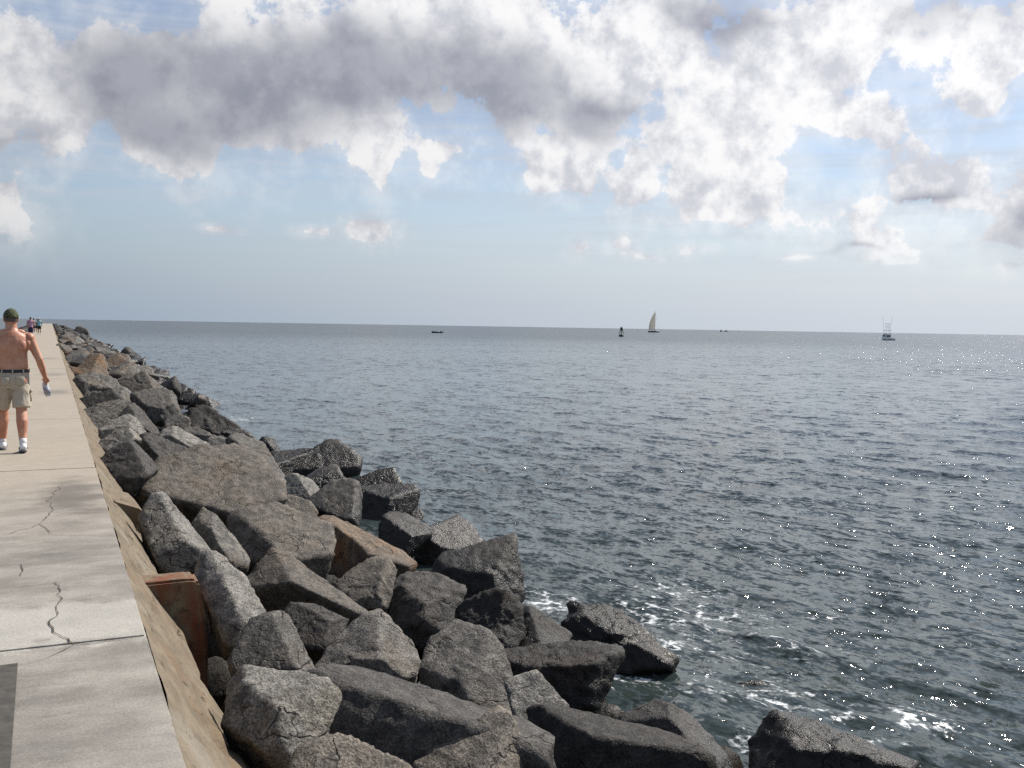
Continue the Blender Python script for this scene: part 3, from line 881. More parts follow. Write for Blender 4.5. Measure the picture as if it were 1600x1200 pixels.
def zc(x0, y0, s, pts):
    return [(x0 + p[0] / s, y0 + p[1] / s) + tuple(p[2:]) for p in pts]
ROCKS = [
 # outline, ridge points, material, label, kwargs
 (zc(320, 940, 4.444, [(160,470),(290,395),(420,455),(600,510),(730,580),(830,640),(870,760),(830,900),(770,1060),(720,1130),(560,1150),(400,1010),(230,880),(200,800),(140,620)]),
  zc(320, 940, 4.444, [(330,600,.30),(480,720,.42),(660,660,.36),(520,900,.40)]), 'pale', 'pale grey rounded boulder touching the foot of the tan concrete slope', dict(thick=.9)),
 (zc(320, 940, 4.444, [(440,90),(560,150),(650,260),(760,470),(710,540),(600,540),(430,480),(300,420),(170,470),(150,430),(240,310),(330,190)]),
  zc(320, 940, 4.444, [(420,200,.30),(545,250,.36),(650,480,.34)]), 'grey', 'peaked grey boulder with a dark front, just above the pale rounded one', {}),
 ([(484,1062),(513,1045),(575,1048),(680,1080),(778,1117),(835,1150),(852,1190),(700,1215),(520,1215),(498,1120)],
  [(513,1056,.22),(567,1077,.34),(635,1104,.42),(700,1116,.42),(770,1165,.38)], 'dark', 'long dark slab with an orange-brown lit lip above a black overhang at the bottom', dict(thick=.9, tilt=.5)),
 ([(650,1205),(680,1170),(723,1145),(764,1132),(787,1131),(803,1146),(818,1175),(816,1230),(720,1250),(655,1240)],
  [(785,1142,.30),(772,1195,.42)], 'brown', 'brown wedge shaped boulder cut by the bottom frame, below the long dark slab', {}),
 ([(470,1204),(510,1192),(545,1187),(600,1191),(655,1203),(660,1260),(560,1275),(470,1260)],
  [(560,1215,.35)], 'brown', 'boulder top just showing at the bottom frame below the black overhang', {}),
 ([(840,1130),(847,1115),(879,1105),(907,1116),(930,1120),(971,1128),(999,1147),(1037,1170),(1085,1208),(1090,1260),(960,1290),(855,1260),(842,1175)],
  [(865,1120,.30),(930,1134,.36),(990,1160,.36),(1045,1200,.30),(900,1200,.45)], 'wet', 'large black boulder with a thin sunlit top edge at the bottom centre', dict(tilt=.40, thick=.8)),
 ([(960,1130),(994,1109),(1036,1093),(1052,1098),(1098,1147),(1146,1190),(1140,1225),(1060,1225),(1000,1165)],
  [(1046,1106,.28),(1092,1172,.34)], 'dark', 'dark boulder with a square notched top at the water, right of the large black one', {}),
 ([(1182,1172),(1200,1137),(1221,1119),(1267,1124),(1333,1152),(1385,1173),(1425,1203),(1400,1250),(1190,1250)],
  [(1240,1138,.34),(1310,1165,.36)], 'wet', 'barnacled black boulder standing in the water at the bottom right', dict(rough=.06)),
 ([(790,1066),(807,1058),(838,1068),(870,1086),(886,1104),(862,1122),(846,1150),(830,1165),(812,1135),(800,1100)],
  [(838,1095,.25)], 'pale', 'pale wet boulder dotted with black specks, wedged between dark stones', {}),
 ([(683,986),(715,984),(741,987),(775,1006),(781,1020),(792,1055),(801,1089),(806,1122),(778,1122),(735,1110),(697,1095),(664,1078),(669,1032),(677,1003)],
  [(738,1004,.30),(746,1024,.40),(708,1062,.46),(735,1100,.40)], 'grey', 'tall blocky grey-brown boulder standing upright above the long dark slab', dict(tilt=.45)),
 ([(781,1017),(801,1016),(847,1010),(884,1004),(916,1000),(945,1006),(965,1020),(968,1042),(945,1075),(925,1100),(880,1105),(820,1075),(788,1050)],
  [(880,1030,.30),(925,1055,.36),(850,1045,.36)], 'wet', 'dark wet boulder with a rough glistening end beside the small foamy pool', dict(rough=.05)),
 ([(718,960),(737,944),(755,942),(778,943),(790,939),(802,949),(814,977),(810,1000),(795,1018),(762,1022),(730,1005)],
  [(760,960,.28),(795,965,.30)], 'wet', 'black boulder with a mossy pale edge below the reddish ended one', dict(rough=.05)),
 ([(803,950),(829,953),(866,971),(888,999),(880,1018),(830,1024),(795,1014),(800,980)],
  [(835,975,.3)], 'wet', 'low black boulder at the water between the glistening one and the breaking foam', {}),
 ([(885,977),(900,952),(929,946),(970,958),(1005,982),(1026,1006),(1052,1034),(1030,1046),(985,1046),(940,1035),(900,1010)],
  [(930,970,.30),(990,1005,.28)], 'wet', 'reddish black weed covered boulder washed by the foam', dict(rough=.07)),
 ([(671,880),(685,866),(730,861),(765,855),(790,857),(801,868),(810,898),(816,919),(812,937),(800,950),(760,956),(722,950),(700,920),(678,900)],
  [(768,864,.30),(782,900,.40),(780,938,.36),(720,890,.3)], 'dark', 'big black boulder with a rusty red right end at the water', dict(tilt=.40)),
 ([(646,862),(659,847),(685,828),(702,817),(722,816),(736,822),(758,853),(740,872),(700,880),(672,882)],
  [(690,832,.16),(706,858,.26),(668,862,.22)], 'brown', 'sunlit brown wedge boulder at the water behind the big black one', {}),
 ([(601,925),(608,901),(618,897),(645,898),(671,895),(694,896),(710,903),(721,914),(719,940),(717,965),(712,990),(680,1000),(640,995),(608,970)],
  [(640,920,.26),(700,930,.30),(660,965,.40)], 'dark', 'glistening wet boulder with a flat domed top in the middle of the pile', dict(rough=.03)),
 (zc(360, 840, 5.714, [(930,410),(1060,340),(1180,260),(1320,235),(1440,270),(1465,330),(1430,480),(1390,610),(1320,650),(1200,640),(1060,560)]),
  zc(360, 840, 5.714, [(1260,300,.25),(1300,480,.4)]), 'brown', 'small rough brown boulder left of the glistening domed one', {}),
 (zc(360, 840, 5.714, [(90,270),(280,160),(380,115),(440,130),(600,250),(800,360),(960,470),(1060,590),(1215,715),(1120,720),(900,640),(600,590),(350,560),(150,420)]),
  zc(360, 840, 5.714, [(450,210,.34),(430,420,.42),(760,470,.34),(960,580,.25)]), 'brown', 'long brown boulder with a black left end, tapering to the right', dict(tilt=.5)),
 (zc(360, 840, 5.714, [(440,740),(560,600),(640,545),(740,590),(880,650),(960,700),(1030,760),(960,920),(820,1010),(620,960),(500,860)]),
  zc(360, 840, 5.714, [(700,640,.2),(880,740,.35)]), 'dark', 'shaded dark boulder in the hollow under the long brown one', {}),
 (zc(320, 940, 4.444, [(750,440),(870,340),(1040,210),(1100,140),(1200,135),(1300,190),(1430,290),(1475,400),(1490,530),(1400,590),(1150,560),(870,540),(760,500)]),
  zc(320, 940, 4.444, [(1080,230,.22),(1220,330,.26),(1330,480,.30),(1000,430,.26)]), 'grey', 'broad grey boulder with pitted top above the long dark slab', {}),
 (zc(150, 680, 3.0, [(450,610),(500,585),(660,600),(700,680),(795,840),(770,880),(700,930),(670,960),(620,960),(580,900),(520,760),(490,670)]),
  zc(150, 680, 3.0, [(600,690,.22),(690,860,.26)]), 'pale', 'flat pale slab lying next to the rust stained buttress', dict(tilt=.58)),
 (zc(180, 720, 6.154, [(205,580),(240,470),(330,390),(410,345),(495,340),(560,430),(680,580),(860,790),(975,945),(860,990),(700,1040),(560,1060),(430,1010),(300,790)]),
  zc(180, 720, 6.154, [(470,380,.2),(540,640,.34),(560,820,.38),(850,880,.22)]), 'pale', 'tilted grey slab boulder with a sharp sunlit edge beside the broken ledge', dict(tilt=.48)),
 (zc(180, 720, 6.154, [(715,570),(760,480),(860,455),(930,520),(1060,640),(1130,780),(1170,960),(1185,1010),(1110,1030),(980,980),(860,800),(760,640)]),
  zc(180, 720, 6.154, [(930,640,.36),(1040,900,.36)]), 'grey', 'narrow upright grey boulder leaning on the tilted slab', dict(tilt=.5)),
 (zc(150, 680, 3.0, [(180,270),(210,190),(350,120),(540,95),(650,72),(740,100),(800,180),(860,260),(888,305),(870,350),(740,385),(620,410),(500,390),(360,330),(200,320)]),
  zc(150, 680, 3.0, [(360,235,.26),(560,130,.18),(730,190,.20),(720,340,.30),(450,300,.32)]), 'brown', 'biggest boulder of the slope, broad grey-brown with a flat sloping top', dict(tilt=.58)),
 (zc(150, 680, 3.0, [(590,410),(700,370),(860,330),(960,370),(1030,430),(1060,500),(1082,560),(1070,660),(1000,690),(860,660),(700,640),(640,560)]),
  zc(150, 680, 3.0, [(790,420,.28),(960,480,.30),(940,620,.38),(800,535,.38)]), 'brown', 'large brown boulder with a black shaded hollow at its left, below the biggest one', dict(tilt=.52)),
 (zc(340, 640, 4.706, [(705,800),(740,745),(800,745),(900,800),(1000,860),(1130,930),(1200,980),(1300,1010),(1400,1070),(1490,1160),(1380,1210),(1150,1240),(950,1230),(800,1100),(740,930)]),
  zc(340, 640, 4.706, [(800,790,.28),(880,940,.38),(1120,1010,.26),(1060,1130,.36),(1330,1080,.16)]), 'rusty', 'ochre stained boulder with a ridge running down to the water side', dict(tilt=.5)),
 (zc(340, 640, 4.706, [(420,720),(500,655),(600,675),(690,705),(735,755),(710,810),(690,850),(600,820),(500,770)]),
  zc(340, 640, 4.706, [(560,700,.2)]), 'brown', 'small brown rock with a bright rim between the two largest boulders', {}),
 (zc(340, 640, 4.706, [(1040,600),(1130,560),(1280,552),(1440,563),(1468,600),(1450,700),(1420,780),(1250,850),(1180,900),(1060,880),(1040,720)]),
  zc(340, 640, 4.706, [(1120,610,.26),(1300,600,.26),(1440,625,.22),(1240,760,.4)]), 'dark', 'big dark square-cut block with a thin lit top at the water', dict(tilt=.38)),
 (zc(340, 640, 4.706, [(665,660),(800,580),(900,552),(1030,558),(1065,620),(1050,760),(1040,870),(960,850),(840,780),(720,720)]),
  zc(340, 640, 4.706, [(840,600,.18),(980,670,.30),(1000,740,.34)]), 'grey', 'grey boulder butted against the left side of the dark square-cut block', {}),
 (zc(340, 640, 4.706, [(480,540),(580,503),(700,520),(765,600),(690,665),(640,690),(530,650)]),
  zc(340, 640, 4.706, [(640,570,.3)]), 'pale', 'small pale lumpy boulder below the dark peaked one by the water', {}),
 (zc(340, 640, 4.706, [(620,500),(720,430),(800,428),(880,470),(918,550),(840,590),(760,600),(700,560)]),
  zc(340, 640, 4.706, [(760,500,.3)]), 'grey', 'small boulder with white streaks above the pale lumpy one', {}),
 (zc(340, 640, 4.706, [(440,530),(560,410),(660,360),(750,300),(860,255),(950,340),(1012,440),(1008,510),(900,540),(750,530),(600,540)]),
  zc(340, 640, 4.706, [(840,300,.25),(680,400,.30),(880,430,.36)]), 'dark', 'dark peaked boulder standing against the water in the middle distance', dict(tilt=.4)),
 (zc(340, 640, 4.706, [(415,380),(520,300),(610,305),(745,278),(750,310),(660,370),(560,430),(470,540),(430,470)]),
  zc(340, 640, 4.706, [(560,340,.25),(520,400,.3)]), 'dark', 'dark boulder with a square sunlit patch, left of the peaked one', {}),
 ([(550,750),(574,744),(593,741),(614,742),(627,757),(610,768),(575,768),(556,762)],
  [(600,750,.25)], 'dark', 'low dark rock at the water behind the square-cut block', {}),
 (zc(340, 640, 4.706, [(1195,905),(1240,830),(1310,785),(1440,778),(1575,880),(1560,930),(1480,980),(1400,1040),(1300,1020),(1210,960)]),
  zc(340, 640, 4.706, [(1330,840,.22),(1430,930,.34)]), 'dark', 'wet dark boulder with a flat pale top below the square-cut block', {}),
 ([(640,800),(655,790),(662,805),(655,815),(645,815)], [], 'wet', 'small black rock in the water at the end of the square-cut block', dict(sub=4)),
 (zc(100, 580, 6.154, [(375,820),(460,780),(560,690),(660,690),(720,750),(810,850),(900,930),(780,1020),(690,1130),(640,1210),(540,1190),(450,1030),(390,910)]),
  zc(100, 580, 6.154, [(665,715,.34),(740,860,.40),(860,935,.30),(560,900,.36)]), 'dark', 'black-faced boulder with a thin pale lit side close to the wall', dict(tilt=.42)),
 (zc(100, 580, 6.154, [(670,690),(800,665),(920,672),(1050,715),(1150,735),(1260,820),(1120,880),(940,940),(800,860)]),
  zc(100, 580, 6.154, [(920,690,.25),(930,850,.4)]), 'dark', 'dark flat-faced boulder just behind the biggest one', dict(tilt=.45)),
 (zc(100, 580, 6.154, [(825,670),(920,562),(1010,568),(1100,600),(1300,680),(1420,740),(1540,805),(1380,860),(1200,800),(1040,760),(900,720)]),
  zc(100, 580, 6.154, [(1000,610,.3),(1150,690,.34),(1330,800,.26)]), 'pale', 'long pale sunlit slab with a shadowed notch behind the biggest boulder', dict(tilt=.58)),
 (zc(100, 580, 6.154, [(1060,570),(1200,520),(1290,565),(1375,620),(1395,700),(1290,690),(1180,640)]),
  zc(100, 580, 6.154, [(1270,610,.28)]), 'grey', 'dark topped rock lying behind the long pale slab', {}),
 ([(322,686),(335,682),(357,694),(356,705),(345,712),(328,700)], [(345,695,.2)], 'pale', 'small flat sandy rock at the right end of the long pale slab', dict(sub=4)),
 (zc(100, 580, 6.154, [(400,520),(520,380),(630,308),(690,328),(780,420),(885,550),(905,620),(830,680),(700,640),(560,600)]),
  zc(100, 580, 6.154, [(645,330,.25),(660,480,.36),(850,600,.25)]), 'dark', 'dark pyramid shaped boulder with a pale crest', dict(tilt=.42)),
 (zc(100, 580, 6.154, [(315,610),(420,500),(520,465),(630,428),(690,490),(770,580),(825,660),(730,700),(600,680),(420,680),(330,670)]),
  zc(100, 580, 6.154, [(650,470,.3),(680,600,.38),(500,540,.34)]), 'pale', 'pale ridged boulder in front of the dark pyramid', {}),
 (zc(100, 580, 6.154, [(340,690),(430,640),(560,572),(650,600),(735,675),(640,720),(560,740),(460,800),(370,780)]),
  zc(100, 580, 6.154, [(560,630,.34)]), 'pale', 'low pale boulder under the ridged one, next to the wall', {}),
 (zc(100, 580, 6.154, [(170,410),(260,350),(420,290),(560,285),(610,310),(540,400),(430,510),(320,600),(260,570),(200,480)]),
  zc(100, 580, 6.154, [(330,400,.34),(480,330,.25)]), 'grey', 'jagged grey boulder with a broken top beside the wall', dict(rough=.06)),
 (zc(100, 580, 6.154, [(165,300),(300,258),(550,255),(560,285),(420,320),(300,370),(190,410)]),
  zc(100, 580, 6.154, [(340,290,.3)]), 'dark', 'flat dark reddish rock wedged along the wall', {}),
 (zc(100, 580, 6.154, [(610,255),(700,228),(900,198),(970,193),(1055,230),(1085,300),(1115,410),(1060,450),(990,480),(880,500),(760,440),(680,340)]),
  zc(100, 580, 6.154, [(760,260,.28),(1010,235,.24),(1060,330,.26),(860,390,.42)]), 'grey', 'large square-shouldered boulder with a dark front, mid slope', dict(tilt=.42)),
 (zc(100, 580, 6.154, [(970,480),(1060,410),(1130,418),(1210,505),(1190,560),(1060,590),(990,560)]),
  zc(100, 580, 6.154, [(1090,470,.32)]), 'grey', 'grey lump right of the square-shouldered boulder', {}),
 ([(287,650),(312,648),(337,651),(370,668),(398,688),(380,697),(335,690),(300,668)],
  [(330,662,.22)], 'wet', 'long weed draped boulder at the water line', dict(rough=.06)),
 ([(300,666),(330,678),(362,690),(382,702),(350,708),(315,692)], [(340,688,.25)], 'dark', 'dark rock in the shade below the weed draped boulder', dict(sub=4)),
 ([(404,692),(416,687),(431,689),(438,706),(432,718),(412,708)], [(424,698,.25)], 'wet', 'small black textured rock at the water by the dark boulder with the sunlit patch', dict(rough=.07, sub=4)),
 ([(350,704),(370,686),(400,686),(409,697),(426,720),(438,746),(432,760),(410,748),(385,722)],
  [(385,695,.26),(408,722,.34)], 'grey', 'grey boulder behind the right shoulder of the biggest one', {}),
 ([(177,579),(201,574),(226,571),(235,579),(239,597),(222,600),(204,596),(184,588)], [(206,583,.28),(228,586,.3)], 'pale', 'pale block with a dark square shadow at its left, by the water', dict(tilt=.45)),
 ([(186,604),(207,594),(232,593),(246,599),(251,612),(240,620),(214,622),(192,616)], [(225,601,.25),(240,608,.3)], 'brown', 'sandy brown boulder in front of the pale block', {}),
 ([(247,602),(260,596),(285,599),(292,607),(287,620),(270,626),(251,618)], [(270,606,.3)], 'wet', 'black boulder standing out in the water', dict(sub=4)),
 ([(272,622),(290,618),(300,617),(308,613),(319,622),(305,628),(280,629)], [(300,620,.2)], 'wet', 'low black rock awash beyond the black boulder in the water', dict(sub=4)),
 ([(112,584),(126,570),(145,560),(155,556),(163,567),(167,584),(146,590),(130,592),(116,594)], [(150,566,.28),(142,582,.34)], 'rusty', 'orange stained pointed boulder on the far slope', {}),
 ([(160,564),(176,553),(190,556),(200,567),(199,577),(184,580),(166,577)], [(182,564,.34)], 'brown', 'rounded brown boulder right of the orange stained one', {}),
 ([(104,566),(112,552),(126,550),(140,557),(141,566),(124,577),(107,580)], [(122,562,.32)], 'dark', 'dark boulder flecked white with droppings, left of the orange one', {}),
 ([(112,596),(135,588),(157,588),(178,589),(192,602),(182,613),(165,624),(140,628),(122,624),(117,606)], [(150,600,.28),(140,612,.34),(172,605,.26)], 'grey', 'boulder streaked black and pale, cracked across, near the wall', dict(rough=.06)),
 ([(167,614),(190,600),(204,611),(202,628),(188,630),(174,624)], [(190,613,.3)], 'pale', 'pale rough rock between the streaked boulder and the sandy brown one', dict(sub=4)),
 ([(186,544),(192,541),(206,546),(222,559),(238,571),(228,576),(206,567),(188,554)], [(208,557,.25)], 'dark', 'long black boulder jutting to the water on the far slope', dict(sub=4)),
 ([(117,541),(132,536),(160,538),(178,551),(158,555),(134,549)], [(148,545,.25)], 'dark', 'flat black topped boulder in the far slope', dict(sub=4)),
 ([(115,522),(120,516),(127,514),(138,522),(139,532),(124,531)], [(128,521,.25)], 'dark', 'black hump against the water at the far slope', dict(sub=4)),
 ([(85,542),(95,535),(112,545),(113,555),(100,560),(90,552)], [(100,545,.3)], 'brown', 'brown boulder by the wall on the far slope', dict(sub=4)),
 ([(98,536),(117,525),(132,533),(124,542),(106,544)], [(116,533,.3)], 'pale', 'pale flat topped boulder on the far slope', dict(sub=4)),
 ([(87,531),(95,524),(113,524),(110,531),(97,537)], [(100,528,.3)], 'dark', 'dark rock behind the pale flat topped one on the far slope', dict(sub=4)),
 ([(1130,1080),(1150,1072),(1185,1075),(1212,1088),(1200,1102),(1160,1104)], [(1170,1085,.2)], 'wet', 'black rock barely breaking the surface in the foam', dict(sub=4, lift=-0.24, rough=.06)),
]
def build_rocks():
    occupied = []
    for k, (ol, rd, mat, label, kw) in enumerate(ROCKS):
        o = traced(ol, rd, mat, label, 100 + k, **kw)
        occupied.append((o.location.x, o.location.y, max(o.dimensions) * 0.5))
    # library of plain angular stones for the rest of the slope
    rng = np.random.default_rng(12)
    lib = []
    mats = ['grey', 'brown', 'pale', 'dark', 'grey', 'brown', 'rusty', 'dark']
    for k in range(16):
        pts = rng.normal(size=(15, 3)); pts /= np.linalg.norm(pts, axis=1)[:, None]
        pts *= np.array([1.0, 0.78, 0.62]) * rng.uniform(0.85, 1.15, (15, 1))
        c, me = stone_mesh('boulder', pts, 4, 300 + k, 60.0, 0.035)
        me.materials.append(M[mats[k % 8]])
        lib.append(me)
    def stone(x, y, z, s, mk=None):
        o = bpy.data.objects.new('boulder', lib[int(rng.integers(len(lib))) if mk is None else mk])
        o.location = (x, y, z)
        o.rotation_euler = (rng.uniform(-.5, .5), rng.uniform(-.5, .5), rng.uniform(0, 6.28))
        o.scale = (s * rng.uniform(.85, 1.2), s * rng.uniform(.85, 1.2), s * rng.uniform(.85, 1.1))
        return link(o)
    # far armour stones, past the ones told apart above
    n = 0
    y = 47.0
    while y < 150 and n < 225:
        x = 1.0
        while x < 7.0:
            s = rng.uniform(0.75, 1.25)
            xx, yy = x + rng.uniform(-.3, .3), y + rng.uniform(-.5, .5)
            if all((xx - a) ** 2 + (yy - b) ** 2 > (0.75 * c + 0.3) ** 2 for a, b, c in occupied if abs(yy - b) < 5):
                o = stone(xx, yy, slope_z(xx) - 0.25 + rng.uniform(-.12, .2), s)
                tone = o.data.materials[0].name.split('_')[1]
                zone = 'close under the sea wall' if xx < 2.4 else ('halfway down the slope' if xx < 4.9 else 'at the water')
                part = 'just past the orange stained boulder' if yy < 70 else ('in the far third of the jetty' if yy < 105 else 'near the distant end of the jetty')
                tag(o, tone + ' boulder ' + zone + ' ' + part, 'boulder', 'far boulders along the jetty')
                n += 1
            x += rng.uniform(1.4, 1.9)
        y += rng.uniform(1.35, 1.8) * (1 + (y - 47) / 120)
    # filler stones sunk between and below the large ones
    def merged(name, places, label, cat, sub=3):
        vs, fs, off = [], [], 0
        D, Fc = ico_dirs(sub)
        for (x, yy, z, s) in places:
            pts = rng.normal(size=(12, 3)); pts /= np.linalg.norm(pts, axis=1)[:, None]
            pl = hull_planes(pts * np.array([1, .8, .65]))
            N = np.array([p[0] for p in pl]); H = np.maximum(np.array([p[1] for p in pl]), 0.1)
            q = np.maximum(D @ N.T, 0) / H
            r = np.minimum(1 / np.power(np.power(q, 22).sum(1), 1 / 22), 1.15)
            a = rng.uniform(0, 6.28)
            Rm = np.array([[math.cos(a), -math.sin(a), 0], [math.sin(a), math.cos(a), 0], [0, 0, 1]])
            P = (D * r[:, None]) * s
            P = P * (1 + 0.05 * vnoise(P * 5 / s + x, 3))[:, None]
            vs.append(P @ Rm.T + np.array([x, yy, z])); fs.append(Fc + off); off += len(D)
        me = bpy.data.meshes.new(name)
        V = np.concatenate(vs); Fq = np.concatenate(fs)
        me.vertices.add(len(V)); me.vertices.foreach_set('co', V.ravel())
        me.loops.add(Fq.size); me.loops.foreach_set('vertex_index', Fq.ravel().astype(np.int32))
        me.polygons.add(len(Fq)); me.polygons.foreach_set('loop_start', (np.arange(len(Fq)) * 3).astype(np.int32))
        me.update(calc_edges=True)
        me.polygons.foreach_set('use_smooth', np.ones(len(Fq), bool))
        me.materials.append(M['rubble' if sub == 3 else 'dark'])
        o = link(bpy.data.objects.new(name, me))
        tag(o, label, cat, kind='stuff')
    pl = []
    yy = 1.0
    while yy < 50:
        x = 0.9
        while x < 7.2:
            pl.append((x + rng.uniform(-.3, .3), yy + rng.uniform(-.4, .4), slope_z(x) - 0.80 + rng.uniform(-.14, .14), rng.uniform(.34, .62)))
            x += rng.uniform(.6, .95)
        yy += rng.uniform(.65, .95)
    merged('rubble', pl, 'rubble packed in the gaps under the boulders, coloured dark as shade', 'rubble', 3)
    pl = []
    yy = 150.0
    while yy < JETTY_END + 4:
        for x in np.arange(0.9, 7.0, 1.5):
            pl.append((x + rng.uniform(-.3, .3), yy + rng.uniform(-.5, .5), slope_z(x) - 0.2 + rng.uniform(-.1, .25), rng.uniform(.7, 1.1)))
        yy += 1.9
    yy = 3.0
    while yy < JETTY_END + 4:                         # the other side of the jetty
        for x in np.arange(-3.9, -9.0, -1.5):
            pl.append((x + rng.uniform(-.3, .3), yy + rng.uniform(-.5, .5), -0.35 + 0.33 * (x + 3.9) + rng.uniform(-.1, .25), rng.uniform(.75, 1.15)))
        yy += 1.8
    merged('far_rubble', pl, 'far boulders of the jetty merging into one mass', 'rubble', 2)
build_rocks()

# ------------------------------------------------------------------ people
def remeshed(name, bm, voxel, mat, parent=None, smooth_iter=4, wrinkle=0.0, wscale=9.0, seed=0):
    """fuse overlapping shapes into one continuous skin"""
    me = bpy.data.meshes.new(name + '_src')
    bm.to_mesh(me); bm.free()
    tmp = bpy.data.objects.new(name + '_src', me)
    COL.objects.link(tmp)
    md = tmp.modifiers.new('r', 'REMESH'); md.mode = 'VOXEL'; md.voxel_size = voxel; md.use_smooth_shade = True
    sm = tmp.modifiers.new('s', 'SMOOTH'); sm.factor = 0.5; sm.iterations = smooth_iter
    dg = bpy.context.evaluated_depsgraph_get()
    dg.update()
    out = bpy.data.meshes.new_from_object(tmp.evaluated_get(dg))
    out.name = name
    bpy.data.objects.remove(tmp); bpy.data.meshes.remove(me)
    n = len(out.vertices)
    if wrinkle and n:
        co = np.empty(n * 3); out.vertices.foreach_get('co', co); co = co.reshape(-1, 3)
        no = np.empty(n * 3); out.vertex_normals.foreach_get('vector', no); no = no.reshape(-1, 3)
        w = fbm(co * np.array([wscale, wscale, wscale * 0.55]), 3, seed)
        co = co + no * (np.abs(w) * -1 + 0.4)[:, None] * wrinkle
        out.vertices.foreach_set('co', co.ravel())
    out.polygons.foreach_set('use_smooth', np.ones(len(out.polygons), bool))
    out.materials.clear()
    out.materials.append(mat)
    return link(bpy.data.objects.new(name, out), parent)

def loft(bm, rings, seg=24):
    """rings: (z, cx, cy, rx, ry) stacked upwards, closed at both ends"""
    rs = []
    for (z, cx, cy, rx, ry) in rings:
        rs.append([bm.verts.new((cx + rx * math.cos(2 * math.pi * k / seg), cy + ry * math.sin(2 * math.pi * k / seg), z)) for k in range(seg)])
    for a, b in zip(rs[:-1], rs[1:]):
        for k in range(seg):
            bm.faces.new((a[k], a[(k + 1) % seg], b[(k + 1) % seg], b[k]))
    bm.faces.new(rs[0][::-1]); bm.faces.new(rs[-1])

def skin_mat(name, col):
    mt, g, b = new_mat(name)
    tc = g.new('ShaderNodeTexCoord')
    n = g.noise(tc.outputs['Object'], 5.0, 4.0, 0.6)
    n2 = g.noise(tc.outputs['Object'], 60.0, 2.0, 0.6)
    c = g.mix(g.remap(n, 0.36, 0.64), tuple(x * y for x, y in zip(col, (0.88, 0.70, 0.66))), tuple(x * y for x, y in zip(col, (1.08, 1.08, 1.06))))
    c = g.vmath('SCALE', c, g.remap(n2, 0.3, 0.7, 0.94, 1.05))
    g._set(b.inputs['Base Color'], c)
    b.inputs['Roughness'].default_value = 0.5
    b.inputs['Subsurface Weight'].default_value = 0.08
    b.inputs['Subsurface Radius'].default_value = (0.02, 0.008, 0.004)
    return mt
M['skin'] = skin_mat('sunburnt_skin', (0.52, 0.275, 0.18))
M['skin2'] = skin_mat('tanned_skin', (0.30, 0.16, 0.10))
M['hair'] = plain_mat('dark_hair', (0.025, 0.018, 0.014), 0.6)
M['greyhair'] = plain_mat('greying_hair', (0.10, 0.085, 0.075), 0.7)
M['khaki'] = plain_mat('khaki_cotton', (0.47, 0.405, 0.32), 0.9, 0.10, 60.0, bump=0.25)
M['belt'] = plain_mat('navy_belt', (0.018, 0.017, 0.028), 0.6)
M['white'] = plain_mat('white_leather', (0.80, 0.80, 0.80), 0.5, 0.06)
M['sock'] = plain_mat('white_sock', (0.68, 0.68, 0.68), 0.9, 0.05)
M['sole'] = plain_mat('grey_sole', (0.12, 0.12, 0.13), 0.8)
M['navy'] = plain_mat('navy_cloth', (0.02, 0.025, 0.07), 0.9)
M['black'] = plain_mat('black_cloth', (0.018, 0.018, 0.020), 0.9)
M['pink'] = plain_mat('pink_cloth', (0.46, 0.26, 0.38), 0.9)
M['whitecloth'] = plain_mat('white_cloth', (0.60, 0.60, 0.58), 0.9)
M['aqua'] = plain_mat('light_blue_cloth', (0.26, 0.50, 0.60), 0.9)
def camo_mat():
    mt, g, b = new_mat('camouflage_cloth')
    tc = g.new('ShaderNodeTexCoord')
    n = g.noise(tc.outputs['Object'], 26.0, 2.0, 0.5, dist=0.8)
    n2 = g.noise(g.vmath('ADD', tc.outputs['Object'], (3, 5, 7)), 30.0, 2.0, 0.5, dist=0.8)
    c = g.mix(g.remap(n, 0.48, 0.54), (0.055, 0.068, 0.032), (0.12, 0.125, 0.06))
    c = g.mix(g.remap(n2, 0.54, 0.60), c, (0.026, 0.026, 0.018))
    g._set(b.inputs['Base Color'], c)
    b.inputs['Roughness'].default_value = 0.9
    return mt
M['camo'] = camo_mat()

def hand_shapes(bm, wrist, down, out, side, curl=0.9, s=1.0):
    """palm, four bent fingers and a thumb; `down` points along the forearm, `out` is the palm's thumb side, `side` its back"""
    w = Vector(wrist); d = Vector(down).normalized(); o = Vector(out).normalized(); k = Vector(side).normalized()
    add_tube(bm, [w - d * 0.01 * s, w + d * 0.035 * s, w + d * 0.085 * s], [(0.026 * s, 0.022 * s), (0.040 * s, 0.020 * s), (0.041 * s, 0.017 * s)], 10)
    for i, (off, ln) in enumerate(((0.030, 0.072), (0.010, 0.080), (-0.011, 0.074), (-0.030, 0.060))):
        p0 = w + d * 0.080 * s + o * off * s
        a1, a2, a3 = curl * 0.5, curl * 1.25, curl * 2.0
        p1 = p0 + (d * math.cos(a1) - k * math.sin(a1)) * ln * 0.45 * s
        p2 = p1 + (d * math.cos(a2) - k * math.sin(a2)) * ln * 0.32 * s
        p3 = p2 + (d * math.cos(a3) - k * math.sin(a3)) * ln * 0.25 * s
        add_tube(bm, [p0, p1, p2, p3], [0.0095 * s, 0.009 * s, 0.0085 * s, 0.007 * s], 8)
    t0 = w + d * 0.030 * s + o * 0.030 * s
    t1 = t0 + (d * 0.6 + o * 0.55 - k * 0.45).normalized() * 0.040 * s
    t2 = t1 + (d * 0.75 - o * 0.05 - k * 0.7).normalized() * 0.030 * s
    add_tube(bm, [t0, t1, t2], [0.0125 * s, 0.0105 * s, 0.008 * s], 8)

